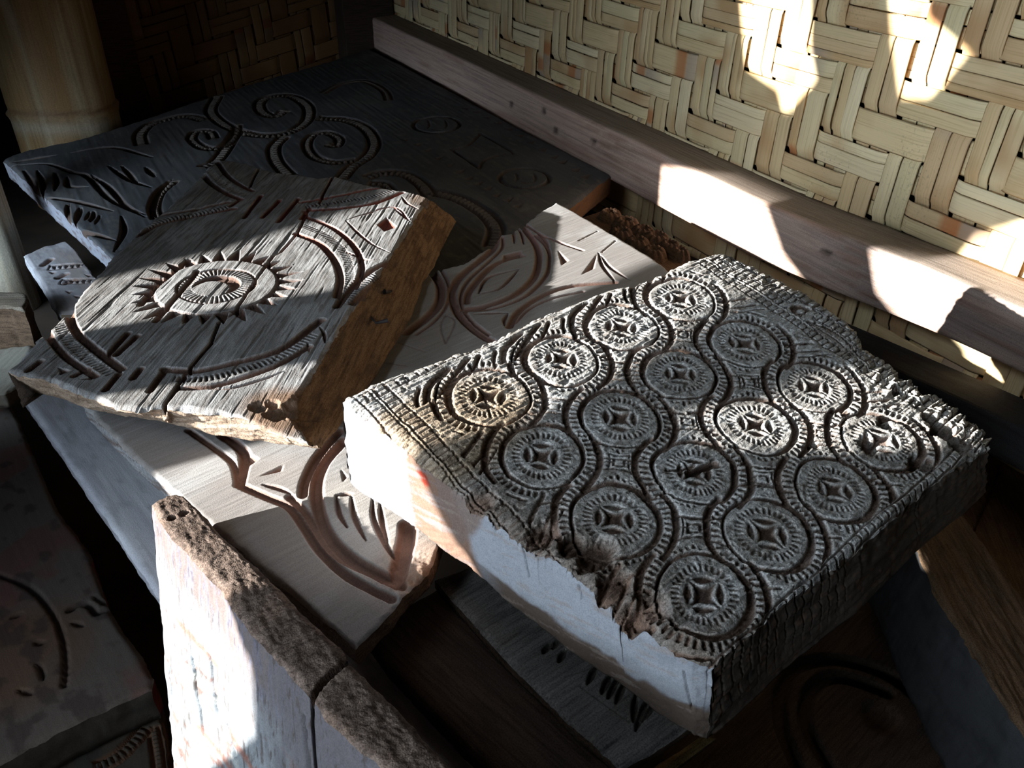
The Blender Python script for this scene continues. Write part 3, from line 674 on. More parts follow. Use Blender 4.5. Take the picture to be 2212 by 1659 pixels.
def eye_paint(C):
    n = fbm2(C.A*14, C.B*30, 251); n2 = fbm2(C.A*30, C.B*260, 252)
    col = np.tile([.29, .285, .28], (len(C.A), 1)); col = mix(col, (.40, .40, .40), sstep(-.1, .35, n)); col = mix(col, (.17, .15, .135), sstep(.0, .3, n2)*.6)
    p = C.pl.px([(740, 440)])[0]; red = sstep(.28, .12, np.hypot(C.A - p[0], C.B - p[1]))
    col = mix(col, (.15, .075, .048), C.g*.85); col = mix(col, RED, C.g*red*.7)
    p = C.pl.px([(625, 880)])[0]; q = np.hypot(C.A - p[0], C.B - p[1]); col = mix(col, (.22, .12, .06), sstep(.065, .03, q + .02*n)*.8)
    p = C.pl.px([(920, 430)])[0]; q = np.hypot(C.A - p[0], C.B - p[1]); col = mix(col, (.16, .10, .06), sstep(.05, .02, q)*.7)
    return col
def eye_side(k, s, t, S):
    n = fbm2(S[:, 0]*25, S[:, 1]*60 + S[:, 2]*60, 271); n2 = fbm2(S[:, 0]*90, S[:, 2]*150 + S[:, 1]*90, 273)
    c = np.tile([.27, .165, .09], (len(s), 1)); c = mix(c, (.14, .085, .05), sstep(-.1, .35, n)*.85); c = mix(c, (.28, .18, .10), sstep(.1, .4, n2)*.5)
    if k == 0: c = mix(np.tile([.43, .32, .235], (len(s), 1)), (.27, .19, .13), sstep(-.05, .35, n2)*.8)
    if k == 3: c = np.tile([.25, .23, .21], (len(s), 1))
    return c
e_bottom = [
 [(42, 838), (110, 856), (190, 882), (260, 896), (330, 906), (400, 922), (480, 942), (540, 950), (600, 957), (690, 966)],
 [(690, 966), (730, 925), (775, 865), (810, 815), (850, 750), (885, 690), (915, 615), (945, 560), (985, 478)], None, None]
eye = slab('eye_board', PE, e_edges, .056, .00115, eye_carve, eye_paint, eye_side, e_bottom, [MAT_EYE, MAT_CARVED], rough=.0022, rows=28, rough_scale=55, side_rough=(.7, .35, .8, .8), side_h=lambda k, s, t, S: .0016*noise2(S[:, 0]*14, S[:, 2]*160 + S[:, 1]*60, 281) + .0012*fbm2(S[:, 0]*60, S[:, 2]*200 + S[:, 1]*90, 282))
tag(eye, 'weathered brown board carved with a large rayed eye, lying on top at left', 'carved board')

# ---------------------------------------------------------------- pale board under both
_a = hz(768, 1400, 1 - .624); _b = hz(178, 872, 1 - .636); _c = hz(1202, 436, 1 - .612)
PMID = Plane(_a, np.cross(_c - _a, _b - _a), [(420, 1060), (640, 960)])
mid_edges = [
 [(178, 872), (225, 925), (290, 990), (370, 1062), (450, 1130), (560, 1222), (660, 1308), (768, 1400)],
 [(768, 1400), (800, 1368), (838, 1330), (870, 1285), (900, 1258), (925, 1235), (938, 1206), (960, 1140), (1090, 1035), (1280, 950), (1460, 885), (1580, 845)],
 [(1580, 845), (1560, 760), (1500, 640), (1432, 572), (1390, 545), (1340, 515), (1295, 488), (1240, 455), (1202, 436)],
 [(1202, 436), (1170, 455), (1135, 482), (1100, 505), (1075, 508), (1062, 530), (1000, 570), (700, 640), (300, 800), (178, 872)]]
def mid_carve(C):
    g = C.groove
    for a, w, d in [
      ([(1074, 508), (1065, 536), (1033, 565), (995, 596), (976, 628), (983, 663), (1001, 691), (1039, 723), (1080, 745)], .016, .008),
      ([(1086, 512), (1084, 536), (1052, 568), (1014, 603), (996, 634), (999, 663), (1021, 694), (1056, 722)], .008, .005),
      ([(1002, 667), (1049, 661), (1112, 636), (1153, 599), (1164, 558), (1157, 527), (1128, 487)], .015, .008),
      ([(1008, 671), (1065, 666), (1134, 640), (1178, 597), (1187, 565), (1183, 536), (1158, 508)], .009, .0055),
      ([(1008, 653), (1014, 628), (1049, 587), (1081, 565), (1128, 552)], .014, .007),
      ([(1100, 706), (1122, 671), (1176, 636), (1239, 617), (1330, 609)], .013, .007), ([(1112, 698), (1144, 667), (1191, 645), (1260, 629)], .007, .004),
      ([(932, 584), (951, 615), (948, 653), (922, 685), (878, 718)], .018, .009), ([(945, 570), (968, 612), (966, 655), (940, 692), (900, 722)], .007, .004),
      ([(407, 929), (463, 968), (502, 1000), (515, 1046)], .009, .006), ([(482, 940), (512, 961), (529, 987), (518, 1043)], .015, .008),
      ([(735, 930), (686, 985), (660, 1036), (654, 1069)], .013, .008), ([(742, 952), (699, 1000), (683, 1052), (692, 1114), (717, 1166), (772, 1215), (862, 1258)], .017, .009),
      ([(515, 1046), (577, 1073), (625, 1095), (658, 1140), (691, 1189), (756, 1248), (845, 1290)], .012, .007), ([(625, 1073), (658, 1103), (700, 1170), (750, 1214), (855, 1258)], .011, .006),
      ([(1131, 480), (1160, 501), (1207, 523), (1258, 541)], .008, .005), ([(880, 1134), (876, 1173), (858, 1240)], .022, .009), ([(893, 1140), (890, 1170), (880, 1195)], .010, .006)]:
        g(a, w, d)
    for a in [[(1033, 634), (1055, 599), (1122, 580)], [(1033, 634), (1081, 621), (1122, 580)], [(1105, 490), (1110, 508), (1111, 526)], [(1115, 488), (1127, 505), (1131, 528)], [(1160, 503), (1176, 516), (1187, 533)],
              [(1293, 546), (1302, 574), (1332, 612)], [(1298, 552), (1318, 577), (1360, 605)], [(1024, 678), (1060, 676), (1097, 675)], [(1090, 704), (1090, 690), (1098, 676)],
              [(726, 1069), (733, 1108), (751, 1140)], [(759, 1072), (765, 1114), (790, 1168)], [(805, 1075), (808, 1121), (837, 1183), (868, 1221)], [(821, 1088), (826, 1130), (838, 1175)], [(567, 1046), (600, 1054), (628, 1066)], [(726, 1069), (745, 1067), (762, 1066)]]:
        g(a, .0075, .0055, taper=True)
    for a in [[(963, 680), (952, 705), (963, 742)], [(963, 680), (983, 695), (963, 742)], [(800, 780), (880, 790)], [(860, 740), (920, 760)]]: g(a, .003, .0015)
    C.poly([(1087, 550), (1128, 541), (1126, 555), (1084, 562)], .006)
    for t in [[(1204, 539), (1229, 563), (1213, 574)], [(1291, 546), (1284, 580), (1255, 594)], [(529, 973), (562, 991), (529, 1014)], [(553, 1032), (613, 1003), (609, 1018)], [(735, 1010), (752, 1030), (740, 1042)]]: C.poly(t, .007, .006)
    g([(1290, 500), (1250, 520)], .003, .003); g([(1330, 520), (1300, 545)], .003, .003)
    n = fbm2(C.A*10, C.B*30, 301); C.h += .0005*n + .00022*noise2(C.A*25, C.B*500, 302)
    p = C.pl.px([(880, 1250)])[0]; q = np.hypot(C.A - p[0], C.B - p[1]); C.h -= .008*sstep(.05, .01, q)*(.6 + fbm2(C.A*60, C.B*60, 310))
def mid_paint(C):
    n = fbm2(C.A*7, C.B*12, 351); n2 = fbm2(C.A*30, C.B*240, 352)
    col = np.tile([.285, .268, .256], (len(C.A), 1)); col = mix(col, (.36, .355, .35), sstep(-.1, .3, n)); col = mix(col, (.25, .225, .21), sstep(.1, .4, n2)*.35)
    p = C.pl.px([(880, 1220)])[0]; q = np.hypot(C.A - p[0], C.B - p[1]); bare = sstep(.05, .025, q + .03*n)
    col = mix(col, (.26, .14, .075), bare*.85)
    p = C.pl.px([(790, 1130)])[0]; q = np.hypot((C.A - p[0])/1.3, C.B - p[1]); col = mix(col, (.42, .38, .34), sstep(.11, .06, q)*.7)
    col = mix(col, (.21, .115, .085), C.g*.9)
    p = C.pl.px([(1150, 500)])[0]; q = np.hypot(C.A - p[0], C.B - p[1]); col = mix(col, (.42, .25, .21), sstep(.12, .05, q)*C.g*.8)
    return col
def mid_side(k, s, t, S):
    n2 = fbm2(S[:, 0]*60, S[:, 2]*200 + S[:, 1]*60, 373); c = np.tile([.33, .33, .34], (len(s), 1)) if k == 0 else np.tile([.20, .12, .07], (len(s), 1))
    return mix(c, (.12, .07, .045), sstep(-.1, .4, n2)*.7)
o = slab('scroll_board', PMID, mid_edges, .024, .0017, mid_carve, mid_paint, mid_side, None, [MAT_PAINT, MAT_CARVED], rough=.0012, rows=8, rough_scale=60, edge_wear=.003)
tag(o, 'pale grey board with deep flowing scrolls and leaf shapes, lying under two thicker boards', 'carved board')

# ---------------------------------------------------------------- dark board at the back
dA = hz(800, 105, 1 - .67); dB = hz(1320, 375, 1 - .67); rr = ray(5, 345); dC = CAM + rr*(2.5/rr[1])
PD = Plane(dA, np.cross(dB - dA, dC - dA), [(1320, 375), (800, 105)])
d_edges = [
 [(242, 556), (200, 518), (150, 472), (100, 428), (50, 384), (4, 343)],
 [(4, 343), (60, 322), (150, 305), (265, 272), (400, 225), (540, 180), (680, 140), (798, 104)],
 [(798, 104), (860, 135), (930, 172), (1010, 216), (1090, 258), (1170, 300), (1250, 340), (1320, 376)],
 [(1320, 376), (1285, 402), (1250, 432), (1150, 500), (900, 620), (500, 640), (242, 556)]]
def dark_carve(C):
    g = C.groove; C.bm = np.zeros_like(C.A)
    def band(pts, w=.030, lad=True, d=.008):
        P = smooth_poly(C.pl.px(pts), 8); T = np.gradient(P, axis=0); T /= np.linalg.norm(T, axis=1)[:, None]; Nn = np.c_[-T[:, 1], T[:, 0]]
        for s in (-1, 1): g(P + Nn*s*w/2, .0125, d, smooth=False, local=True)
        I = C._sel(P, w); q = C.dist(P, I)[0]; C.bm[I] = np.maximum(C.bm[I], sstep(w*.62, w*.5, q))
        if lad: C.ladder(P, w*1.0, .015, .0075, smooth=False, local=True, edge=False)
    band([(470, 208), (455, 238), (480, 265), (525, 285), (580, 292), (632, 282), (664, 258), (664, 228), (632, 208), (592, 206), (562, 220), (566, 240), (592, 250), (614, 240)])
    band([(612, 296), (592, 318), (598, 348), (625, 378)]); band([(690, 255), (745, 258), (788, 275), (808, 305), (796, 335), (760, 360), (738, 385)])
    band([(764, 345), (720, 350), (680, 338), (663, 312), (676, 292), (706, 286), (732, 298), (728, 314), (712, 312)], .022)
    band([(306, 312), (302, 290), (322, 270), (356, 258), (400, 250), (440, 258)]); band([(512, 270), (506, 295), (474, 318), (440, 318), (415, 300), (424, 284), (452, 284), (462, 298)], .022); band([(512, 282), (473, 341), (440, 360)])
    band([(795, 382), (826, 372), (876, 376), (910, 396), (932, 425)]); band([(930, 412), (990, 428), (1040, 456), (1070, 490), (1062, 530)]); band([(800, 395), (830, 396), (846, 412)], .02)
    band([(374, 392), (345, 415), (333, 445), (340, 470)], .022)
    band([(700, 200), (740, 180), (790, 175), (830, 195), (840, 215)], .02, False, .004)
    for cx, cy, hw in [(943, 269, 53), (1133, 384, 57)]:
        c = C.pl.px([(cx, cy)])[0]; R = np.linalg.norm(C.pl.px([(cx + hw, cy)])[0] - c); t = np.linspace(0, 2*np.pi, 60)
        P = c + R*np.c_[np.cos(t), np.sin(t)]*[1, .92]; g(P, .012, .010, smooth=False, local=True)
        for sx in (-.35, .35): g([(cx + hw*sx, cy - 9), (cx + hw*sx + 4, cy), (cx + hw*sx, cy + 9)], .007, .004, taper=True)
        g([(cx - 8, cy + 10), (cx + 8, cy + 12)], .007, .003)
    for a in [[(975, 322), (1036, 364)], [(1037, 288), (1110, 330)], [(975, 322), (1010, 314), (1037, 290)], [(1036, 364), (1045, 348), (1075, 335), (1108, 331)]]: g(a, .010, .008)
    for i, p in enumerate([(1010, 232), (1033, 240), (1057, 252), (1080, 264), (1103, 277), (1128, 291), (1150, 306), (1176, 322), (1200, 338), (1218, 349), (1246, 366), (1268, 380)]): C.chip(p, .020, -1.2, .012)
    for p in [(880, 300), (907, 311), (928, 323), (950, 340), (975, 355), (997, 369), (1016, 384), (1036, 395), (1058, 406), (1076, 421), (1100, 431), (1122, 444)]: C.chip(p, .017, -1.2, .010)
    for a in [[(24, 358), (101, 354), (152, 371), (189, 381), (236, 429), (314, 469)], [(196, 377), (236, 405), (270, 442), (312, 463)], [(51, 368), (70, 395), (86, 424)], [(80, 368), (92, 395), (91, 422)], [(118, 372), (122, 392), (118, 412)], [(145, 381), (148, 402), (188, 403)], [(91, 425), (162, 435), (243, 456)],
              [(145, 442), (145, 483)], [(176, 449), (159, 486)], [(203, 456), (196, 479)], [(371, 388), (342, 415), (331, 449), (338, 469)], [(262, 466), (267, 500), (246, 544)], [(162, 493), (250, 520)], [(233, 358), (280, 388), (327, 405)], [(263, 358), (297, 395)], [(314, 361), (334, 382)], [(150, 330), (240, 318), (330, 340)], [(30, 350), (120, 335)]]:
        g(a, .017, .010, taper=True)
    for i in range(4): g([(150 + 22*i, 500 + 8*i - 60), (140 + 22*i, 520 + 8*i - 60)], .010, .005, taper=True)
    C.h += .0008*fbm2(C.A*8, C.B*14, 401) + .0005*noise2(C.A*10, C.B*140, 402)
    C.h -= .003*sstep(.02, 0, C.de)*(.6 + fbm2(C.A*40, C.B*40, 405))
def dark_paint(C):
    n = fbm2(C.A*5, C.B*8, 451); n2 = fbm2(C.A*40, C.B*80, 452)
    col = np.tile([.095, .098, .104], (len(C.A), 1)); col = mix(col, (.135, .135, .135), sstep(-.1, .4, n)); col = mix(col, (.20, .18, .16), sstep(.15, .4, n2)*.35)
    col = mix(col, (.15, .125, .105), C.bm*.8); col = mix(col, (.13, .08, .055), C.g*.75); return col
def dark_side(k, s, t, S):
    n2 = fbm2(S[:, 0]*40, S[:, 2]*150 + S[:, 1]*40, 473)
    c = np.tile([.33, .34, .38], (len(s), 1)) if k == 0 else np.tile([.21, .115, .065], (len(s), 1))
    return mix(c, (.13, .085, .06), sstep(0, .4, n2)*.7)
o = slab('spiral_board', PD, d_edges, .052, .0031, dark_carve, dark_paint, dark_side, None, [MAT_PAINT, MAT_PAINT], rough=.0018, rows=10, rough_scale=30, edge_wear=.005)
tag(o, 'large blue-black board carved with spirals and circles in the dark corner', 'carved board')

# ---------------------------------------------------------------- everything under and around the stack
def flat_paint(base, alt, seed, gcol=BROWN, sc=(8, 30)):
    def f(C):
        n = fbm2(C.A*sc[0], C.B*sc[1], seed); n2 = fbm2(C.A*sc[0]*5, C.B*sc[1]*4, seed + 1)
        c = mix(np.tile(base, (len(C.A), 1)), alt, sstep(-.15, .35, n)); c = mix(c, tuple(x*.6 for x in base), sstep(.1, .4, n2)*.5)
        return mix(c, gcol, C.g*.8)
    return f
def flat_side(cols, seed):
    def f(k, s, t, S):
        n = fbm2(S[:, 0]*40 + S[:, 1]*40, S[:, 2]*150, seed); c = np.tile(cols[k], (len(s), 1)); return mix(c, tuple(x*.6 for x in cols[k]), sstep(-.05, .4, n)*.8)
    return f
def relief(amp=.0006, seed=1, cuts=None):
    def f(C):
        C.h += amp*fbm2(C.A*8, C.B*16, seed) + amp*.4*noise2(C.A*12, C.B*300, seed + 1)
        if cuts: cuts(C)
    return f
# smooth pale plank
P12 = zplane(1 - .72, [(340, 1290), (45, 850)])
o = slab('pale_plank', P12, [[(40, 846), (130, 975), (235, 1130), (346, 1297), (385, 1300), (425, 1336), (531, 1462), (705, 1662), (1010, 2020)], [(1010, 2020), (1300, 2000)], [(1300, 2000), (1035, 1665), (915, 1525), (800, 1395), (640, 1200), (330, 850)], [(330, 850), (180, 835), (40, 846)]],
    .02, .004, relief(.0005, 511), flat_paint((.56, .575, .62), (.46, .475, .53), 512), flat_side([(.36, .36, .4)]*4, 513), None, [MAT_PAINT, MAT_PAINT], rough=.0008, rows=4)
tag(o, 'smooth pale blue-grey plank sticking out under the scroll board at lower left', 'plank')
# small carved plank, far left
P11 = zplane(1 - .80, [(130, 676), (52, 550)])
def c11(C):
    for a in [[(93, 572), (110, 560)], [(125, 600), (142, 592)], [(140, 612), (160, 604)]]: C.groove(a, .016, .008, smooth=False)
    C.ladder([(105, 578), (180, 572)], .02, .012, .005, edge=True); C.ladder([(130, 608), (200, 606)], .02, .012, .005, edge=True)
    for p in [(112, 588), (148, 630), (190, 595), (165, 640)]: C.chip(p, .012, .5, .006)
    C.h += .002*fbm2(C.A*60, C.B*60, 520)*sstep(.06, 0, C.de)
o = slab('small_carved_plank', P11, [[(50, 550), (92, 615), (130, 678)], [(130, 678), (260, 660)], [(260, 660), (205, 600), (162, 540)], [(162, 540), (140, 520), (93, 532), (50, 550)]],
    .035, .0025, c11, flat_paint((.40, .39, .40), (.33, .29, .27), 521), flat_side([(.50, .50, .52), (.2, .15, .1), (.4, .4, .42), (.25, .18, .14)], 522), None, [MAT_PAINT, MAT_PAINT], rough=.002, rows=8, rough_scale=40)
tag(o, 'small pale plank with carved notches below the left edge of the dark board', 'carved board')
# brown plank and grey plank in front
P13 = zplane(1 - .692, [(1040, 1659), (795, 1415)])
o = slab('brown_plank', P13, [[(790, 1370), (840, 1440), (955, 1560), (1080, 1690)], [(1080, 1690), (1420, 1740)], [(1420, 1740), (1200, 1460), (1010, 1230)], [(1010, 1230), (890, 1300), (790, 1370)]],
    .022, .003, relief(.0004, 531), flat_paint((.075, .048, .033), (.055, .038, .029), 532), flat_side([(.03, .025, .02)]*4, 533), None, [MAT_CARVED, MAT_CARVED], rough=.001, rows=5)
tag(o, 'plain dark brown plank between the pale scroll board and the grey plank in front', 'plank')
P14 = zplane(1 - .675, [(1340, 1659), (1600, 1450)])
def c14(C):
    for a in [[(1172, 1412), (1190, 1388)], [(1206, 1432), (1222, 1402)], [(1192, 1402), (1208, 1380)], [(1268, 1478), (1290, 1438)], [(1298, 1500), (1322, 1452)], [(1312, 1510), (1338, 1460)], [(1330, 1520), (1352, 1468)], [(1368, 1560), (1374, 1498)], [(1372, 1580), (1386, 1540), (1402, 1508)], [(1388, 1558), (1412, 1520), (1428, 1498)]]:
        C.groove(a, .0075, .006, taper=True)
    for a in [[(1250, 1480), (1360, 1560)], [(1220, 1462), (1290, 1440)]]: C.groove(a, .002, .0015)
    C.h += .0003*fbm2(C.A*6, C.B*12, 540) - .0018*sstep(.3, .5, fbm2(C.A*9, C.B*190, 541, 3)) + .0003*noise2(C.A*18, C.B*420, 542)
o = slab('grey_plank', P14, [[(940, 1250), (975, 1292), (1100, 1430), (1220, 1550), (1343, 1662)], [(1343, 1662), (1415, 1618), (1480, 1576), (1560, 1520)], [(1560, 1520), (1380, 1330), (1200, 1160)], [(1200, 1160), (1060, 1205), (940, 1250)]],
    .016, .0012, c14, flat_paint((.215, .21, .20), (.165, .155, .145), 543, (.05, .04, .03)), flat_side([(.10, .07, .05), (.12, .08, .05), (.1, .08, .06), (.1, .08, .06)], 544), None, [MAT_CARVED, MAT_CARVED], rough=.0008, rows=5)
tag(o, 'grey plank with a row of chiselled strokes sticking out under the thick rosette board', 'carved board')
PS = zplane(1 - .72, [(1420, 1659), (1520, 1590)])
o = slab('split_slat', PS, [[(1385, 1672), (1412, 1700)], [(1412, 1700), (1470, 1648), (1548, 1590)], [(1548, 1590), (1515, 1585)], [(1515, 1585), (1450, 1630), (1385, 1672)]], .01, .003, relief(.0002, 551), flat_paint((.34, .24, .10), (.28, .19, .08), 552), flat_side([(.2, .14, .06)]*4, 553), None, [MAT_CARVED, MAT_CARVED], rough=.0006, rows=3)
tag(o, 'thin yellowish slat under the near corner of the thick rosette board', 'slat')
# standing plank in front
PF = zplane(1 - .59, [(329, 1087), (395, 1066)])
f_edges = [[(327, 1088), (340, 1112), (371, 1164), (421, 1212), (472, 1268), (539, 1363), (633, 1464), (672, 1506), (700, 1552), (740, 1584), (830, 1659), (1000, 1800)],
           [(1000, 1800), (1130, 1790)], [(1130, 1790), (985, 1659), (860, 1535), (750, 1422), (735, 1395), (640, 1310), (540, 1210), (470, 1145), (430, 1100), (400, 1069)], [(400, 1069), (378, 1063), (358, 1068), (340, 1078), (327, 1088)]]
def cF(C):
    C.h += .0008*fbm2(C.A*330, C.B*200, 561) + .0006*noise2(C.A*260, C.B*60, 562) + .0006*noise2(C.A*600, C.B*600, 564)
    C.groove([(765, 1415), (735, 1440), (700, 1472), (668, 1512)], .006, .012)
    for (u, v, q0, dp) in [(372, 1118, .0045, .02), (402, 1106, .004, .006), (395, 1110, .004, .006)]:
        p = C.pl.px([(u, v)])[0]; q = np.hypot(C.A - p[0], C.B - p[1]); C.h -= dp*sstep(q0, q0*.4, q)
def pF(C):
    n = fbm2(C.A*330, C.B*120, 571); c = np.tile([.20, .145, .115], (len(C.A), 1)); c = mix(c, (.09, .06, .045), sstep(-.1, .35, n)*.9); c = mix(c, (.28, .19, .14), sstep(.15, .45, fbm2(C.A*30, C.B*30, 572))*.6)
    return c
def sF(k, s, t, S):
    if k != 0: return np.tile([.16, .11, .08], (len(s), 1))
    n = fbm2(s*34, t*9, 581); n2 = fbm2(s*150, t*26, 582); n3 = fbm2(s*26, t*60, 583)
    c = np.tile([.235, .25, .26], (len(s), 1)); c = mix(c, (.15, .17, .185), sstep(-.05, .35, n)*.8)
    tb = t*.42
    up = sstep(.085, .02, tb + .03*n2 + .02*n)                                                   # worn bare along the upper edge
    c = mix(c, (.12, .085, .075), up*.85); c = mix(c, (.13, .15, .25), up*sstep(.0, .3, n2)*.6)
    low = sstep(.33, .58, s + .10*n - .18*t); c = mix(c, (.10, .092, .098), low*.9)  # shade on the nearer part of the face, painted as darker colour
    c = mix(c, (.17, .065, .045), sstep(.26, .36, n3)*.75*sstep(.06, .12, tb))
    c = mix(c, (.06, .045, .035), sstep(.26, .38, n2)*.7)
    for s0, s1, t0, t1 in ((.10, .30, .20, .30), (.16, .34, .42, .50), (.30, .50, .33, .39)):   # faded ochre and white bands
        m = sstep(s0, s0 + .02, s)*sstep(s1, s1 - .02, s); c = mix(c, (.22, .09, .06), m*sstep(.014, .005, np.abs(t - t0))*.8); c = mix(c, (.42, .42, .4), m*sstep(.01, .004, np.abs(t - t1))*.7)
    return c
def hF(k, s, t, S):
    if k != 0: return .0008*noise2(s*20, t*60, 590)
    h = .0008*fbm2(s*90, t*14, 591)
    for s0, s1, t0, t1, w in ((.30, .60, .30, .95, .006), (.25, .27, .20, .33, .007), (.42, .46, .27, .36, .006), (.175, .20, .25, .42, .005), (.62, .64, .05, .9, .006), (.46, .52, .52, .62, .007), (.025, .03, .38, .48, .010), (.05, .09, .56, .60, .009)):
        tt = np.clip((t - t0)/(t1 - t0), 0, 1); d = np.abs(s - (s0 + (s1 - s0)*tt) + .004*noise2(t*60, s*3, 592)); h = h + .006*np.clip(1.2 - d/w, 0, 1)*(t > t0)*(t < t1)
    return h
_off = hz(398, 1900, 1 - .98) - hz(329, 1085, 1 - .59); _off = (float(_off @ PF.a), float(_off @ PF.b))
o = slab('standing_plank', PF, f_edges, .39, .0016, cF, pF, sF, [_off]*4, [MAT_CARVED, MAT_PAINT], rough=.0012, rows=125, side_h=hF, side_rough=(.4, 1, 1, 1))
tag(o, 'split plank with flaking pale blue paint standing upright in the foreground', 'plank')
# painted board in the left foreground
P17 = zplane(1 - .90, [(332, 1464), (0, 837)])
def c17(C):
    g = C.groove
    g([(-20, 1235), (60, 1268), (108, 1318), (134, 1375), (141, 1440), (138, 1480)], .009, .006)
    g([(150, 1318), (172, 1304), (192, 1308), (208, 1324), (222, 1318)], .010, .007); g([(205, 1290), (222, 1302)], .008, .004)
    for a in [[(20, 1335), (52, 1325)], [(72, 1390), (100, 1388)], [(80, 1430), (95, 1470)], [(155, 1345), (180, 1352)], [(40, 1490), (70, 1500)]]: g(a, .008, .006, taper=True)
    C.h += .0011*fbm2(C.A*18, C.B*18, 601)
def p17(C):
    n = fbm2(C.A*9, C.B*9, 611); n2 = fbm2(C.A*35, C.B*45, 612); c = np.tile([.13, .11, .095], (len(C.A), 1))
    p = C.pl.px([(30, 1420)])[0]; left = sstep(.12, .05, np.hypot(C.A - p[0], C.B - p[1]))
    c = mix(c, (.15, .085, .05), left*.7); c = mix(c, (.17, .06, .05), sstep(.2, .4, n)*.5); c = mix(c, (.09, .11, .10), sstep(.1, .35, -n)*.5); c = mix(c, (.06, .045, .04), sstep(.12, .35, n2)*.7)
    return mix(c, (.05, .035, .03), C.g*.7)
o = slab('red_edged_board', P17, [[(-120, 860), (-140, 1300), (-160, 1780)], [(-160, 1780), (0, 1650), (148, 1569), (240, 1527), (326, 1490)], [(326, 1490), (332, 1466), (297, 1403), (236, 1319), (189, 1184), (125, 1105), (81, 1006), (37, 904), (0, 832), (-40, 760)], [(-40, 760), (-80, 800), (-120, 860)]],
    .06, .0035, c17, p17, flat_side([(.1, .05, .04), (.07, .06, .05), (.16, .04, .03), (.16, .05, .035)], 613), None, [MAT_PAINT, MAT_PAINT], rough=.0014, rows=6)
tag(o, 'dark red-edged board with peeling grey and red paint in the left foreground', 'carved board')
P17b = zplane(1 - .965, [(380, 1659), (340, 1490)])
def c17b(C):
    C.ladder([(205, 1660), (255, 1632), (290, 1600), (318, 1565)], .018, .007, .004); C.ladder([(330, 1570), (338, 1610), (345, 1670)], .012, .006, .003)
    C.groove([(352, 1560), (362, 1610), (372, 1670)], .005, .004); C.h += .0012*fbm2(C.A*30, C.B*30, 621)
o = slab('rope_carved_board', P17b, [[(-100, 1640), (-100, 1900)], [(-100, 1900), (380, 1850)], [(380, 1850), (366, 1670), (356, 1570), (338, 1482)], [(338, 1482), (240, 1510), (100, 1560), (-100, 1640)]],
    .03, .002, c17b, flat_paint((.065, .055, .042), (.05, .05, .045), 622), flat_side([(.08, .05, .04)]*4, 623), None, [MAT_PAINT, MAT_PAINT], rough=.0014, rows=5)
tag(o, 'dark board with a rope carving at the lower left, under the red-edged board', 'carved board')
# bottom right: sunk board with rings, rough plank on edge, brown plank
P18 = zplane(1 - .92, [(1600, 1659), (1900, 1350)])
def c18(C):
    for a, w in [([(1725, 1660), (1700, 1600), (1688, 1555), (1686, 1500), (1715, 1447), (1758, 1428), (1809, 1425), (1870, 1438), (1930, 1464), (1990, 1510)], .022), ([(1800, 1665), (1765, 1610), (1742, 1560), (1744, 1510), (1765, 1478), (1800, 1462), (1850, 1470), (1915, 1495)], .022)]: C.groove(a, w, .012)
    p = C.pl.px([(1905, 1548)])[0]; q = np.hypot(C.A - p[0], C.B - p[1]); C.h -= .008*sstep(.03, .01, q); C.h += .001*fbm2(C.A*14, C.B*30, 631)
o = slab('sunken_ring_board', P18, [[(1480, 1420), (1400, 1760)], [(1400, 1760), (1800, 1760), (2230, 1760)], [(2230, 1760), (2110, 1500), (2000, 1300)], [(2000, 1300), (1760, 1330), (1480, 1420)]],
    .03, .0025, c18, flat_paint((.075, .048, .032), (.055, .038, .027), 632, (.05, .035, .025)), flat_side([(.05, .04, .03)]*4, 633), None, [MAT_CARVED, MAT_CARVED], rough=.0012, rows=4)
tag(o, 'brown board with carved rings lying low in the shade at lower right', 'carved board')
P19 = zplane(1 - .75, [(2110, 1425), (1970, 1165)])
def c19(C): C.h += .0016*fbm2(C.A*40, C.B*160, 641) + .0012*noise2(C.A*24, C.B*300, 642)
o = slab('rough_plank', P19, [[(1940, 1120), (1970, 1167), (2035, 1300), (2110, 1425), (2225, 1610), (2330, 1780)], [(2330, 1780), (2480, 1680)], [(2480, 1680), (2330, 1460), (2212, 1292), (2120, 1160), (2078, 1105), (2060, 1085)], [(2060, 1085), (2000, 1100), (1940, 1120)]],
    .16, .0016, c19, flat_paint((.12, .075, .043), (.085, .055, .034), 643), flat_side([(.035, .035, .037), (.1, .08, .06), (.1, .08, .06), (.1, .08, .06)], 644), None, [MAT_CARVED, MAT_PAINT], rough=.002, rows=14)
tag(o, 'rough sawn brown plank on edge at the right, below the rosette board', 'plank')
P20 = zplane(1 - .85, [(2212, 1250), (2100, 1000)])
o = slab('tan_plank', P20, [[(1990, 1090), (2110, 1290), (2260, 1540)], [(2260, 1540), (2520, 1480)], [(2520, 1480), (2390, 1180), (2290, 1055)], [(2290, 1055), (2220, 1015), (2150, 980), (1990, 1090)]],
    .03, .003, relief(.0006, 651, lambda C: C.groove([(2165, 1000), (2130, 1090), (2100, 1160)], .004, .006)), flat_paint((.235, .15, .085), (.19, .12, .07), 652), flat_side([(.08, .06, .04)]*4, 653), None, [MAT_CARVED, MAT_CARVED], rough=.001, rows=4)
tag(o, 'tan brown plank lying low at the right edge beside the rough plank', 'plank')
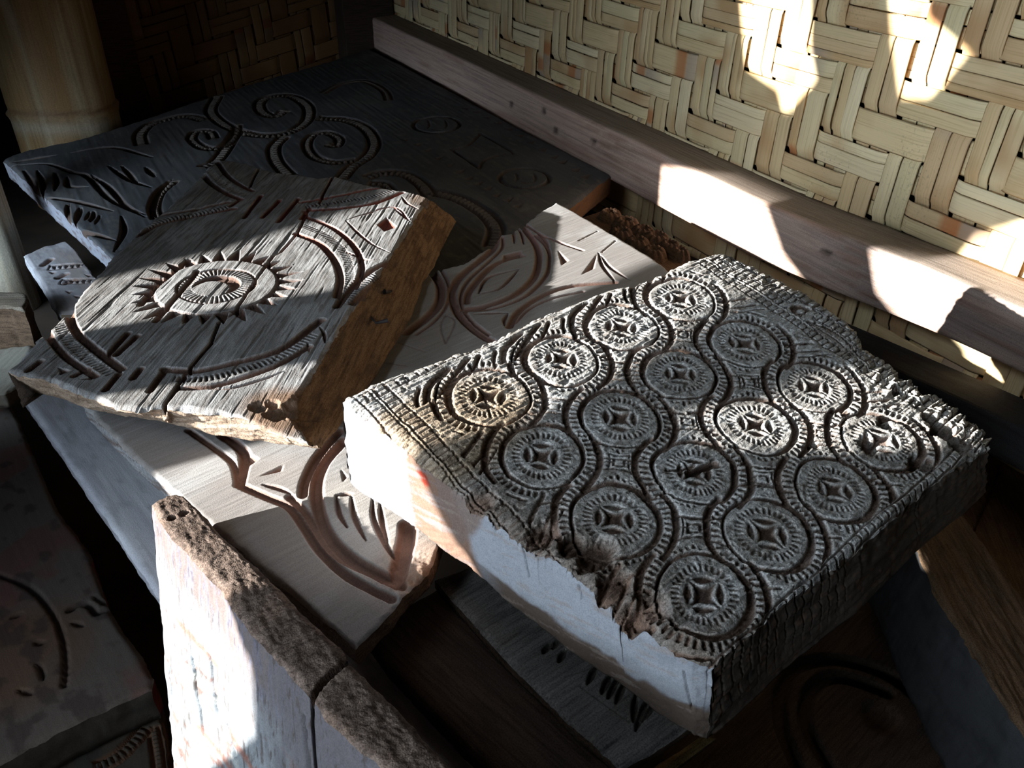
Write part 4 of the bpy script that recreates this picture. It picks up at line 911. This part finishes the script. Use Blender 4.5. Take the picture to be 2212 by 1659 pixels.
# scalloped carving between the scroll board and the wall
P22 = zplane(1 - .69, [(1480, 560), (1300, 455)])
def c22(C):
    for (u, v, R) in [(1318, 474, .028), (1352, 492, .032), (1388, 510, .030), (1418, 524, .034), (1446, 542, .026), (1470, 556, .026), (1340, 515, .03), (1375, 535, .03), (1410, 556, .03)]:
        p = C.pl.px([(u, v)])[0]; x = C.A - p[0]; y = C.B - p[1]; q = np.hypot(x, y); th = np.arctan2(y, x)
        dome = .022*np.clip(1 - (q/R)**4, 0, 1) - .010*sstep(R*.45, R*.2, q) + .002*np.cos(th*10)*sstep(R*.25, R*.5, q)*(q < R); C.h = np.where(q < R, np.maximum(C.h, dome), C.h)
    C.h += .001*fbm2(C.A*40, C.B*40, 661)
o = slab('scalloped_carving', P22, [[(1210, 500), (1300, 600), (1420, 690)], [(1420, 690), (1520, 600)], [(1520, 600), (1492, 566), (1478, 552), (1466, 540), (1452, 535), (1440, 524), (1422, 512), (1404, 508), (1392, 498), (1370, 484), (1350, 476), (1330, 464), (1300, 452)], [(1300, 452), (1250, 470), (1210, 500)]],
    .04, .0022, c22, flat_paint((.13, .07, .036), (.09, .05, .03), 662), flat_side([(.10, .06, .035)]*4, 663), None, [MAT_CARVED, MAT_CARVED], rough=.002, rows=6)
tag(o, 'brown carving with a scalloped row of rosettes between the scroll board and wall', 'carving')
# left: block, pale offcut
PB = zplane(1 - .76, [(0, 655), (40, 655)])
o = slab('wood_block', PB, [[(-110, 668), (10, 662), (52, 668)], [(52, 668), (62, 650), (52, 632)], [(52, 632), (-100, 622)], [(-100, 622), (-110, 668)]], .12, .003, relief(.001, 671), flat_paint((.30, .26, .2), (.24, .19, .14), 672), flat_side([(.14, .09, .055)]*4, 673), None, [MAT_CARVED, MAT_CARVED], rough=.003, rows=14, rough_scale=40)
tag(o, 'short brown wood block at the left edge beside the rounded post', 'block')
PB = zplane(1 - .83, [(0, 800), (40, 760)])
o = slab('pale_offcut', PB, [[(-110, 860), (10, 850), (40, 830)], [(40, 830), (75, 770), (70, 742)], [(70, 742), (0, 752), (-100, 765)], [(-100, 765), (-110, 860)]], .03, .003, relief(.001, 675), flat_paint((.34, .32, .26), (.28, .25, .2), 676), flat_side([(.2, .17, .13)]*4, 677), None, [MAT_PAINT, MAT_PAINT], rough=.002, rows=4)
tag(o, 'pale offcut board at the left edge below the wood block', 'board')

# ---------------------------------------------------------------- bamboo posts
def post(name, x, y, r, z0, z1, nodes, label, tint, seed, dim=1.0):
    nr, nh = 72, 200
    th = np.linspace(0, 2*np.pi, nr, endpoint=False); z = np.linspace(z0, z1, nh)
    Z = np.repeat(z, nr); T = np.tile(th, nh); R = np.full(len(Z), r)
    col = np.tile(tint, (len(Z), 1)); n = fbm2(T*4, Z*2.2, seed); n2 = fbm2(T*22, Z*3, seed + 1)
    col = mix(col, (.60, .50, .32), sstep(-.05, .35, n)*.7); col = mix(col, (.34, .20, .09), sstep(.05, .4, n2)*.55)
    for q in nodes:
        d = Z - q + .008*np.sin(T*2 + seed); R = R + r*.05*np.exp(-(d/.010)**2) - r*.03*np.exp(-((d - .014)/.006)**2); col = mix(col, (.26, .15, .08), np.exp(-((d - .012)/.006)**2)*.9); col = mix(col, (.62, .55, .42), np.exp(-((d + .03)/.022)**2)*.6)
    for k in range(14):
        zt, tt = random.uniform(z0, z1), random.uniform(0, 6.28); d = np.hypot((T - tt)*r, Z - zt); col = mix(col, (.08, .05, .03), sstep(.006, .003, d)*.9)
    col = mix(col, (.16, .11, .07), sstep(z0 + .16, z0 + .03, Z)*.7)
    col = col*dim
    R = R + .002*fbm2(T*3, Z*4, seed + 5)
    V = np.stack([R*np.cos(T), R*np.sin(T), Z - z0], 1); idx = np.arange(nr*nh).reshape(nh, nr); nx = np.roll(idx, -1, 1)
    Q = np.stack([idx[:-1], nx[:-1], nx[1:], idx[1:]], -1).reshape(-1, 4)
    nb = len(V); V = np.vstack([V, [[0, 0, 0], [0, 0, z1 - z0]]]); col = np.vstack([col, [[.2, .15, .1]]*2])
    tri = [[idx[0, (i + 1) % nr], idx[0, i], nb, nb] for i in range(0)]
    me = mesh_np(name, V, Q, col)
    o = link(name, me, None, [MAT_POLE]); o.location = (x, y, z0); tag(o, label, 'post'); return o
MAT_POLE = wood_mat('bamboo_post', dark=.72, grain=(120, 120, 4), bump=.2, rough=.6, spec=.3, fine=300, var=.2)
r = .15; yp = 2.86; xe = hy(232, 135, yp - .02)[0]
post('bamboo_post', xe - r, yp, r, .0, ZC - .01, [hy(110, 262, yp - r)[2], hy(60, 560, yp - r)[2] - .25, 1.25], 'thick tan bamboo post at the far left in front of the back wall', (.40, .25, .11), 700, .8)
r = .062; yp = 2.15; xe = hy(55, 552, yp - .01)[0]
post('slim_post', xe - r, yp, r, .0, ZC - .01, [.75, 1.3], 'pale rounded post at the left edge, in front of the thick bamboo post', (.62, .57, .45), 720)

# ---------------------------------------------------------------- nails in the side of the eye board
def nail(pts, r, parent):
    P = np.array(pts); k = 8; V = []; Fq = []
    for i, p in enumerate(P):
        t = P[min(i + 1, len(P) - 1)] - P[max(i - 1, 0)]; t /= np.linalg.norm(t); a = np.cross(t, [0.3, .2, 1]); a /= np.linalg.norm(a); b = np.cross(t, a)
        rr = r*(2.2 if i == len(P) - 1 else 1)
        for j in range(k): V.append(p + rr*(a*math.cos(2*math.pi*j/k) + b*math.sin(2*math.pi*j/k)))
    for i in range(len(P) - 1):
        for j in range(k): Fq.append([i*k + j, i*k + (j + 1) % k, (i + 1)*k + (j + 1) % k, (i + 1)*k + j])
    o = link('nail', mesh_np('nail', V, Fq), parent, [MAT_NAIL]); o.matrix_parent_inverse = parent.matrix_world.inverted(); return o
bpy.context.view_layer.update()
q = ep - en/np.linalg.norm(en)*.022
nail([hit(795, 678, q, en), hit(806, 690, q, en), hit(812, 698, q + ZUP*.004, en), hit(838, 692, q + ZUP*.006, en)], .0016, eye)
nail([hit(846, 628, q, en), hit(838, 632, q, en), hit(830, 630, q + ZUP*.004, en)], .0018, eye)
